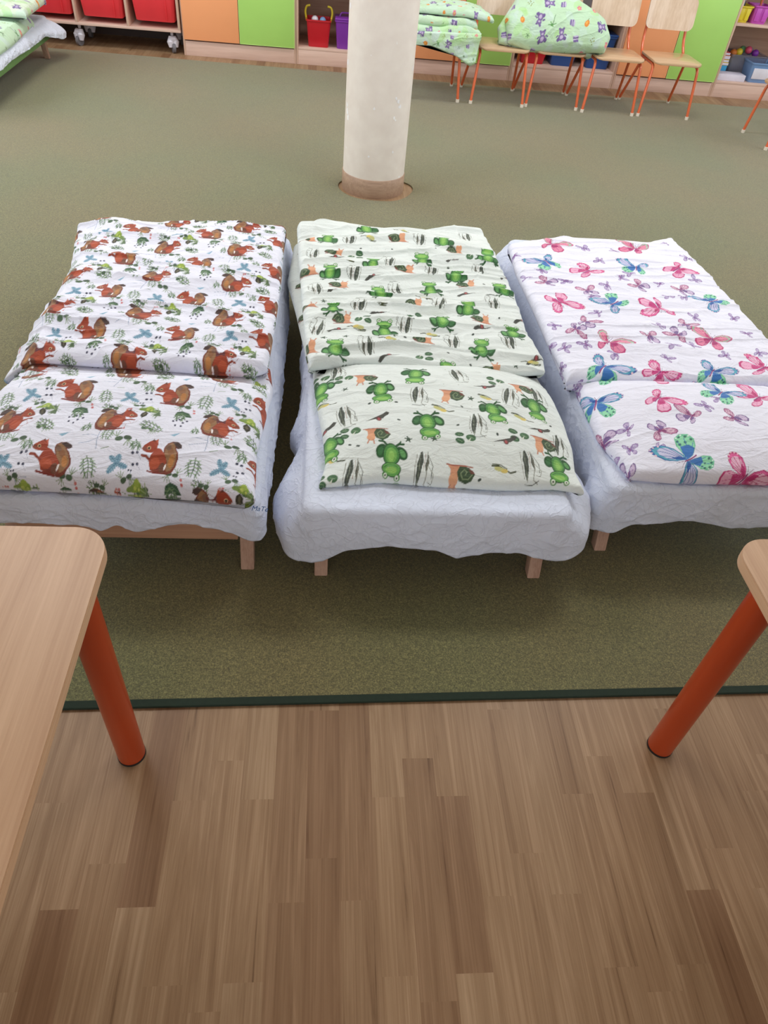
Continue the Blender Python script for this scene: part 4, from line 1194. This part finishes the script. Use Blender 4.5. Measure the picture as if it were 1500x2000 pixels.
und = slab([(-.865, 1.665), (-.85, 2.2), (-.87, 2.66)], [(-.185, 1.735), (-.160, 2.2), (-.165, 2.76)], [(-.865, 1.665), (-.78, 1.66), (-.62, 1.685), (-.47, 1.72), (-.25, 1.735), (-.185, 1.735)], [(-.87, 2.66), (-.5, 2.74), (-.165, 2.76)],
           drapeL(.300), .018, 0.0, lambda X, Y: wrinkle(X, Y, 8, .003, 0, .2, .08), step=.003, base=(234, 236, 252),
           paint=lambda p: paint_squirrels(p, -.95, 1.62, -.1, 1.95, -.41, 1.675, .258, .232, 2))
o = build_cloth('folded_duvet', [top, und], M['print']); tag(o, 'folded duvet printed with red squirrels and green sprigs on the left cot', 'duvet')
LP_right = [(-0.150, 1.262), (-0.158, 1.443), (-0.143, 1.60), (-0.135, 1.74), (-0.15, 1.86)]
LP_near = [(-0.83, 1.292), (-0.748, 1.289), (-0.587, 1.282), (-0.414, 1.272), (-0.278, 1.262), (-0.195, 1.250), (-0.150, 1.262)]
LP_left = [(-.83, 1.292), (-.862, 1.45), (-.872, 1.62), (-.85, 1.86)]
LP_far = [(-.85, 1.86), (-.5, 1.86), (-.15, 1.86)]
pil = slab(LP_left, LP_right, LP_near, LP_far, lambda X, Y: .306 - .024 * np.clip((Y - 1.62) / .12, 0, 1) - .5 * np.clip(-.825 - X, 0, 1), .026, .052, lambda X, Y: wrinkle(X, Y, 15, .005, .1, .25, .12), pw=3.0, step=.0019, base=(234, 236, 252),
           edge=lambda X, Y: .0015 * fbm(X / .05, Y / .05, 4), paint=lambda p: paint_squirrels(p, -.95, 1.2, -.1, 1.85, -.381, 1.338, .253, .238, 3))
def squash_top(part, y_a, y_b, zmax):
    v = part[0]
    t = np.clip((v[:, 1] - y_a) / (y_b - y_a), 0, 1)
    lim = zmax + (1 - t) * .2
    v[:, 2] = np.minimum(v[:, 2], lim)
    return part
pil = squash_top(pil, 1.63, 1.70, .308)
o = build_cloth('pillow', [pil], M['print']); tag(o, 'wide pillow printed with red squirrels, front of the left cot', 'pillow')

# small handwritten mark on the sheet hem corner
tx = bpy.data.curves.new('mark', 'FONT'); tx.body = 'MaTe'; tx.size = .018; tx.extrude = .0002; tx.shear = .3
to = bpy.data.objects.new('mark', tx); COL.objects.link(to)
bpy.context.view_layer.update()
me = bpy.data.meshes.new_from_object(to.evaluated_get(bpy.context.evaluated_depsgraph_get()))
bpy.data.objects.remove(to)
me.materials.clear(); me.materials.append(plain('blue_ink', (40, 96, 160), 0.7))
sheetL = [x for x in bpy.data.objects if x.get('label', '').startswith('white cotton sheet hanging from the squirrel')][0]
mo = bpy.data.objects.new('name_mark', me); COL.objects.link(mo); mo.parent = sheetL
mo.location = (-.150 + .484 - .005 + 0 - 0.0, 1.282 - 2.073, 0); mo['label'] = 'blue handwritten name on the sheet corner'
mo.location = Vector((-.162, 1.2690, .262)) - sheetL.location
mo.rotation_euler = (math.radians(62), 0, math.radians(-4))

# ------------------------------------------------------------------ bedding: frogs (middle)
MD_left = [(-0.03, 1.80), (-0.043, 1.887), (-0.063, 2.169), (-0.089, 2.551), (-0.101, 2.78)]
MD_right = [(0.688, 1.83), (0.693, 1.914), (0.673, 2.036), (0.678, 2.259), (0.671, 2.46), (0.660, 2.625), (0.655, 2.87)]
MD_near = [(-0.03, 1.80), (0.1, 1.838), (0.228, 1.818), (0.342, 1.802), (0.45, 1.822), (0.56, 1.806), (0.688, 1.83)]
MD_far = [(-0.101, 2.78), (-0.062, 2.813), (0.018, 2.845), (0.141, 2.832), (0.305, 2.831), (0.475, 2.86), (0.563, 2.893), (0.655, 2.87)]
frog_d = [(0.045, 1.878), (0.5, 1.908), (0.202, 1.989), (0.388, 2.047), (0.036, 2.107), (0.485, 2.15), (0.193, 2.236), (0.375, 2.279), (0.024, 2.365), (0.474, 2.382), (0.179, 2.435), (0.361, 2.502), (0.016, 2.639), (0.462, 2.668), (0.17, 2.741), (0.379, 1.780), (.62, 2.02), (.63, 2.30), (.62, 2.55)]
frog_p = [(0.174, 1.649), (0.274, 1.728), (0.291, 1.503), (0.48, 1.558), (0.182, 1.365), (0.618, 1.362), (0.611, 1.617), (0.004, 1.709), (0.024, 1.447)]
snail_d = [(-0.038, 1.89), (0.316, 1.932), (0.067, 2.046), (0.521, 2.087), (0.304, 2.163), (-0.05, 2.135), (0.055, 2.277), (0.506, 2.326), (0.291, 2.387), (-0.056, 2.373), (0.044, 2.527), (0.499, 2.585), (0.282, 2.664), (-0.059, 2.629), (0.516, 1.815)]
snail_p = [(0.133, 1.724), (0.371, 1.624), (0.153, 1.468), (0.357, 1.326), (0.603, 1.466), (0.59, 1.703), (0.388, 1.26)]
reed_d = [(0.136, 1.898), (0.407, 1.939), (0.592, 1.968), (-0.013, 2.004), (0.264, 2.029), (0.123, 2.145), (0.391, 2.171), (0.581, 2.205), (-0.024, 2.245), (0.251, 2.266), (0.109, 2.358), (0.383, 2.398), (0.573, 2.455), (-0.032, 2.509), (0.237, 2.478), (0.099, 2.63), (0.367, 2.666), (0.565, 2.754), (.27, 1.76)]
reed_p = [(0.051, 1.787), (0.077, 1.56), (0.274, 1.618), (0.398, 1.736), (0.423, 1.505), (0.542, 1.64), (0.086, 1.319), (0.263, 1.339), (0.54, 1.355), (0.654, 1.479), (0.635, 1.684)]
lily_d = [(0.315, 1.849), (0.305, 2.089), (0.138, 2.045), (0.121, 2.518), (0.57, 2.546)]
lily_p = [(-0.006, 1.765), (0.067, 1.736), (0.506, 1.715), (0.078, 1.487), (0.372, 1.418), (0.529, 1.472), (0.021, 1.3)]
stroke_d = [(0.204, 1.847), (0.193, 2.093), (0.053, 1.989), (0.516, 2.03), (0.491, 2.518), (0.047, 2.229), (0.178, 2.332), (0.496, 2.252), (0.048, 2.473), (.66, 1.86), (.67, 2.1), (.67, 2.4)]
stroke_p = [(0.156, 1.535), (0.48, 1.419), (0.015, 1.532), (0.468, 1.679), (0.599, 1.52), (.3, 1.255)]
pod_d = [(0.209, 1.923), (0.345, 1.981), (0.115, 1.995), (0.185, 2.151), (0.345, 2.205), (0.087, 2.433), (0.174, 2.64), (0.646, 1.85), (0.308, 2.74)]
pod_p = [(0.334, 1.57), (0.473, 1.63), (0.557, 1.557), (0.467, 1.343), (0.032, 1.372), (0.017, 1.639)]
splat_d = [(0.387, 1.861), (0.59, 1.827), (0.012, 1.939), (0.076, 1.945), (0.476, 1.979), (0.257, 1.934), (0.458, 2.45), (0.586, 2.101), (0.003, 2.17), (0.571, 2.333), (0.263, 2.574), (0.139, 2.568), (0.348, 2.594), (0.422, 2.575), (0.151, 2.224), (0.294, 2.045), (-0.014, 1.848), (0.214, 1.787), (0.452, 1.835), (0.652, 2.342), (0.351, 2.19)]
splat_p = [(0.072, 1.681), (0.208, 1.593), (0.141, 1.6), (0.215, 1.524), (0.294, 1.419), (0.099, 1.397), (0.405, 1.315), (0.579, 1.297), (0.234, 1.458), (0.08, 1.441), (0.393, 1.579), (0.366, 1.507), (0.471, 1.469), (0.643, 1.562), (0.424, 1.617), (0.112, 1.283), (0.264, 1.289), (0.63, 1.282)]
def paint_frogs(p, which, inv):
    D_ = globals(); sg = -1 if inv else 1
    rng = random.Random(4)
    for nm, sh, R, s in (('lily', LILY, 34, .95), ('splat', SPLAT, 18, .8), ('stroke', STROKE, 42, .95), ('pod', POD, 42, .9), ('reed', REED, 58, .92), ('snail', SNAIL, 46, .95), ('frog', FROG, 60, 1.02)):
        for x, y in D_[nm + '_' + which]:
            if inv and y < 1.43: x, y = x * 1.02, y + .034
            rot = (180 if inv else 0) + rng.uniform(-7, 7)
            if nm == 'splat':
                p.stamp(rng.choice((SPLAT, DOT, DOT)), x, y, R, s, s, rng.uniform(0, 180))
            else:
                p.stamp(sh, x, y, R, s * (1 if nm != 'snail' or not inv else 1), s, rot)
    for _ in range(60):
        p.stamp([('E', 0, 0, 1.4, 1.4, 0, (170, 176, 160))], rng.uniform(-.1, .7), rng.uniform(1.25, 2.9), 5)
FBASE = (228, 236, 234)
top = slab(MD_left, MD_right, MD_near, MD_far, lambda X, Y: .334 - .02 * np.clip((Y - 2.78) / .08, 0, 1), .021, .012, lambda X, Y: wrinkle(X, Y, 40, .0125, .03, .34, .058), base=FBASE, paint=lambda p: paint_frogs(p, 'd', False))
und = slab([(-.035, 1.84), (-.085, 2.2), (-.125, 2.45), (-.112, 2.74)], [(.672, 1.86), (.665, 2.3), (.645, 2.80)], [(-.035, 1.84), (.3, 1.85), (.672, 1.86)], [(-.112, 2.74), (.3, 2.80), (.645, 2.80)],
           lambda X, Y: .302 - .4 * np.clip(-.045 - X, 0, 1), .016, 0, lambda X, Y: wrinkle(X, Y, 8, .002, 0, .2, .08), step=.003, base=FBASE, paint=lambda p: paint_frogs(p, 'd', False))
o = build_cloth('folded_duvet', [top, und], M['print']); tag(o, 'folded duvet printed with green frogs on the middle cot', 'duvet')
MP_left = [(0.003, 1.330), (0.019, 1.409), (0.012, 1.515), (-0.012, 1.709), (-0.028, 1.93)]
MP_right = [(0.693, 1.330), (0.685, 1.40), (0.701, 1.488), (0.705, 1.60), (0.697, 1.74), (0.672, 1.93)]
MP_near = [(0.003, 1.330), (0.156, 1.356), (0.278, 1.346), (0.474, 1.336), (0.62, 1.345), (0.693, 1.330)]
MP_far = [(-.028, 1.93), (.3, 1.93), (.672, 1.93)]
pil = slab(MP_left, MP_right, MP_near, MP_far, lambda X, Y: .2905 - .008 * np.clip((Y - 1.7) / .12, 0, 1), .012, .072, lambda X, Y: wrinkle(X, Y, 52, .0045, -.25, .3, .11), pw=2.6, step=.0019, base=FBASE,
           edge=lambda X, Y: .002 * fbm(X / .05, Y / .05, 6), paint=lambda p: paint_frogs(p, 'p', True))
pil = squash_top(pil, 1.74, 1.83, .322)
o = build_cloth('pillow', [pil], M['print']); tag(o, 'pillow printed with upside-down green frogs, front of the middle cot', 'pillow')

# ------------------------------------------------------------------ bedding: butterflies (right)
BF = {'B': [(0.852, 2.573, 20), (1.2, 2.558, -15), (1.02, 2.251, 130), (1.407, 2.31, 120), (0.878, 1.849, -35), (1.233, 1.849, -30), (0.81, 1.68, -20), (1.199, 1.714, -40), (0.989, 1.403, 125)],
      'P': [(0.999, 2.503, -50), (1.375, 2.563, -60), (0.829, 2.245, -160), (1.187, 2.247, -170), (1.057, 1.836, -50), (1.405, 1.877, -55), (0.99, 1.668, -50), (1.31, 1.697, -50), (1.147, 1.364, -35), (1.016, 1.275, 80), (1.40, 1.35, -120)],
      'G': [(0.909, 2.74, -30), (1.27, 2.753, -25), (0.933, 1.998, -30), (1.305, 2.041, -28)],
      'M': [(0.812, 2.406, 60), (1.16, 2.4, 50), (0.889, 2.115, -35), (1.252, 2.135, -30), (0.84, 2.061, 150), (1.196, 2.056, 140), (1.081, 2.034, 10), (1.328, 2.396, 20), (0.953, 2.356, 15), (1.052, 1.589, -25), (1.182, 1.578, 60), (0.944, 1.527, 200), (0.82, 1.366, 150), (0.795, 1.523, 90), (1.40, 1.55, 40), (1.33, 1.47, 200)],
      'S': [(1.073, 2.608), (0.78, 2.092), (1.142, 2.106), (1.035, 2.722), (1.167, 2.721), (0.749, 2.443), (1.109, 2.454), (1.156, 2.49), (1.252, 2.425), (0.943, 2.171), (1.3, 2.191), (0.774, 1.962), (0.847, 1.979), (1.147, 1.992), (1.214, 1.992), (1.109, 1.921), (0.935, 1.919), (1.309, 1.942), (0.738, 1.993), (0.739, 1.866), (0.864, 1.548), (0.854, 1.472), (0.918, 1.443), (1.114, 1.633), (0.954, 2.306), (1.25, 2.337), (1.318, 2.33), (1.039, 2.387), (0.736, 2.632), (0.81, 2.496), (0.884, 2.414), (1.42, 2.817), (1.412, 2.48), (1.446, 2.083), (1.451, 2.206), (1.171, 1.674), (0.792, 1.441), (0.75, 1.525), (1.45, 2.68), (.79, 1.78), (1.44, 1.98)]}
def paint_bfly(p, lo, hi):
    rng = random.Random(11)
    for k, sc_, lo_, hi_ in (('S', .36, .25, .8), ('M', .56, .35, 1.0), ('G', .85, .35, 1.15), ('P', .88, .36, 1.05), ('B', .90, .5, 1.0)):
        for t in BF[k]:
            x, y = t[0], t[1]
            if not (lo - .15 < y < hi + .15): continue
            rot = t[2] if len(t) > 2 else rng.uniform(0, 360)
            if y < 1.45: y += .018
            s = sc_ * rng.uniform(.92, 1.08)
            a, b = rng.uniform(lo_, (lo_ + hi_) / 2), rng.uniform((lo_ + hi_) / 2, hi_)
            if rng.random() < .5: a, b = b, a
            if y < 1.45 and k in 'BP': a, b = .85, .95
            L_, R_w, body = WING[k]
            p.stamp(L_, x, y, 104, s * a, s, rot + 10 * (1 - a))
            p.stamp(R_w, x, y, 104, s * b, s, rot - 10 * (1 - b))
            p.stamp(body, x, y, 104, s * .9, s, rot)
BB = (236, 237, 253)
RD_left = [(0.751, 1.798), (0.751, 1.871), (0.741, 2.016), (0.738, 2.239), (0.728, 2.524), (0.740, 2.745)]
RD_right = [(1.535, 1.82), (1.531, 2.08), (1.517, 2.368), (1.506, 2.631), (1.480, 2.915)]
RD_near = [(0.751, 1.798), (.87, 1.815), (1.0, 1.806), (1.12, 1.824), (1.30, 1.812), (1.42, 1.828), (1.535, 1.82)]
RD_far = [(0.740, 2.745), (0.975, 2.833), (1.219, 2.846), (1.337, 2.837), (1.480, 2.915)]
top = slab(RD_left, RD_right, RD_near, RD_far, lambda X, Y: .322, .020, .012, lambda X, Y: wrinkle(X, Y, 60, .0068, .05, .35, .07), base=BB, paint=lambda p: paint_bfly(p, 1.75, 2.95))
und = slab([(.757, 1.80), (.75, 2.3), (.755, 2.72)], [(1.50, 1.84), (1.50, 2.3), (1.46, 2.85)], [(.757, 1.80), (.85, 1.79), (1.1, 1.81), (1.3, 1.80), (1.50, 1.84)], [(.765, 2.72), (1.1, 2.80), (1.46, 2.85)],
           lambda X, Y: .300 + 0 * X, .016, 0, None, step=.003, base=BB, paint=lambda p: paint_bfly(p, 1.75, 2.0))
o = build_cloth('folded_duvet', [top, und], M['print']); tag(o, 'folded duvet printed with pink and blue butterflies on the right cot', 'duvet')
RP_left = [(0.832, 1.388), (0.812, 1.47), (0.788, 1.549), (0.785, 1.70), (0.795, 1.90)]
RP_near = [(0.832, 1.388), (0.95, 1.378), (1.217, 1.380), (1.48, 1.39)]
RP_right = [(1.48, 1.39), (1.50, 1.6), (1.50, 1.90)]
RP_far = [(.795, 1.90), (1.1, 1.90), (1.50, 1.90)]
pil = slab(RP_left, RP_right, RP_near, RP_far, lambda X, Y: .2965 - .012 * np.clip((Y - 1.7) / .1, 0, 1), .018, .048, lambda X, Y: wrinkle(X, Y, 72, .004, .2, .3, .12), pw=2.8, step=.0019, base=BB,
           edge=lambda X, Y: .0015 * fbm(X / .05, Y / .05, 8), paint=lambda p: paint_bfly(p, 1.25, 1.85))
pil = squash_top(pil, 1.72, 1.81, .310)
o = build_cloth('pillow', [pil], M['print']); tag(o, 'pillow printed with pink and blue butterflies, front of the right cot', 'pillow')

# ------------------------------------------------------------------ far cot at the top left
make_cot(-2.70, -2.10, 5.02, 6.45, .278, 'far low cot at the top left with green bedding', GC, True)
make_sheet(-2.72, -2.08, 5.0, 6.47, .278, [('f', -2.4, .02, .19), ('r', 5.1, .03, .185), ('r', 5.5, .03, .20), ('r', 5.9, .035, .19), ('r', 6.2, .05, .20), ('r', 6.4, .11, .15), ('b', -2.12, .11, .15), ('b', -2.3, .05, .17), ('b', -2.7, .03, .17), ('l', 5.7, .03, .15)],
           71, 'white sheet on the far cot at the top left', GS)
NB = (196, 226, 196)
sl = slab([(-2.74, 5.05), (-2.74, 6.15)], [(-2.05, 5.05), (-2.05, 5.6), (-2.07, 6.15)], [(-2.74, 5.05), (-2.05, 5.05)], [(-2.74, 6.15), (-2.07, 6.15)], lambda X, Y: .31 + 0 * X - .8 * np.clip(X + 2.10, 0, 1), .022, .01,
          lambda X, Y: wrinkle(X, Y, 81, .006), step=.004, base=NB, paint=lambda p: paint_nursery(p, 1, .11, 1.5))
o = build_cloth('folded_duvet', [sl], M['print']); tag(o, 'green duvet with teddy bears on the far cot', 'duvet')
sl = slab([(-2.72, 5.85), (-2.72, 6.40)], [(-2.02, 5.88), (-2.04, 6.42)], [(-2.72, 5.85), (-2.02, 5.88)], [(-2.72, 6.40), (-2.04, 6.42)], lambda X, Y: .378 + 0 * X, .022, .035,
          lambda X, Y: wrinkle(X, Y, 83, .006), step=.004, base=(214, 230, 208), paint=lambda p: paint_nursery(p, 2, .12, 1.4))
o = build_cloth('pillow', [sl], M['print']); tag(o, 'pale green pillow lying on the duvet of the far cot', 'pillow')

# ------------------------------------------------------------------ green bedding on the chairs
parts = []
SZ = .385
for i, (l, rr_, n_, f_, th, dz) in enumerate((
        (.52, 1.10, 6.02, 6.44, .024, .028), (.50, 1.115, 6.01, 6.44, .026, .080), (.52, 1.08, 6.03, 6.43, .024, .130))):
    l0, r0 = l, rr_
    parts.append(slab([(l0, n_), (l0 - .01, f_)], [(r0, n_ + .02), (r0 - .03, f_)], [(l0, n_), ((l0 + r0) / 2, n_ - .015), (r0, n_ + .02)], [(l0 - .01, f_), (r0 - .03, f_)],
                      (lambda dz: (lambda X, Y: SZ + dz + .006 * fbm(X / .1, Y / .1, 5) - .12 * np.clip(X - 1.0, 0, 1)))(dz), th, .008, lambda X, Y: wrinkle(X, Y, 90 + i, .008, 0, .15, .07), step=.004, base=NB, paint=(lambda i: (lambda p: paint_nursery(p, 20 + i, .08, 1.0)))(i)))
# the lowest layer's hanging front flap
fl = slab([(.55, 0), (.55, .10)], [(1.09, -.07), (1.105, .12)], [(.55, 0.03), (.75, .02), (.95, -.035), (1.05, -.09), (1.09, -.07)], [(.55, .10), (1.105, .12)], lambda X, Y: 0 * X, .012, .006, lambda X, Y: wrinkle(X, Y, 99, .006), step=.004, base=NB, paint=lambda p: paint_nursery(p, 31, .08, 1.0))
v = fl[0].copy(); fl[0][:, 1] = 6.005 - v[:, 2] * 1.0 - .01; fl[0][:, 2] = SZ - .028 + v[:, 1]
parts.append(fl)
o = build_cloth('folded_duvet', parts, M['print']); tag(o, 'green teddy-bear duvet folded in layers on the chair beside the column', 'duvet')
sl = slab([(.60, 6.06), (.60, 6.42)], [(1.19, 6.04), (1.15, 6.40)], [(.60, 6.06), (.95, 6.05), (1.19, 6.04)], [(.60, 6.42), (.95, 6.41), (1.15, 6.40)], lambda X, Y: SZ + .184 - .10 * np.clip((X - 1.0), 0, 1), .016, .030,
          lambda X, Y: wrinkle(X, Y, 101, .006, 0, .15, .07), step=.004, base=(196, 226, 200), paint=lambda p: paint_nursery(p, 41, .08, 1.0))
o = build_cloth('pillow', [sl], M['print']); tag(o, 'flat green printed pillow on top of the folded duvet by the column', 'pillow')

# big pillow slumped across the chairs: modelled flat, then stood up and leant back
sl = slab([(-.36, -.17), (-.40, -.02), (-.25, .26)], [(.37, -.17), (.40, -.08), (.34, .04)], [(-.36, -.17), (-.2, -.20), (.1, -.20), (.37, -.17)], [(-.25, .25), (-.10, .25), (.08, .17), (.34, .04)],
          lambda X, Y: .020 * np.sin(X * 6), .035, .085, lambda X, Y: wrinkle(X, Y, 111, .008, .5, .2, .1), pw=2.4, step=.003, base=(194, 226, 194), paint=lambda p: paint_nursery(p, 52, .12, 1.5))
lo = slab([(-.42, -.16), (-.44, -.06), (-.30, .18)], [(.30, -.18), (.33, -.05), (.25, .10)], [(-.42, -.16), (-.2, -.19), (.30, -.18)], [(-.30, .18), (0, .16), (.25, .10)],
          lambda X, Y: -.065 + 0 * X, .03, .02, lambda X, Y: wrinkle(X, Y, 113, .01, .5, .2, .1), pw=2.4, step=.004, base=(194, 222, 194), paint=lambda p: paint_nursery(p, 53, .12, 1.5))
bp_ = build_cloth('pillow', [sl, lo], M['print'])
bp_.location = (1.70, 6.20, SZ + .165)
bp_.rotation_euler = (math.radians(57), math.radians(2), math.radians(0))
tag(bp_, 'plump green pillow with teddy bears slumped across the middle chairs', 'pillow')
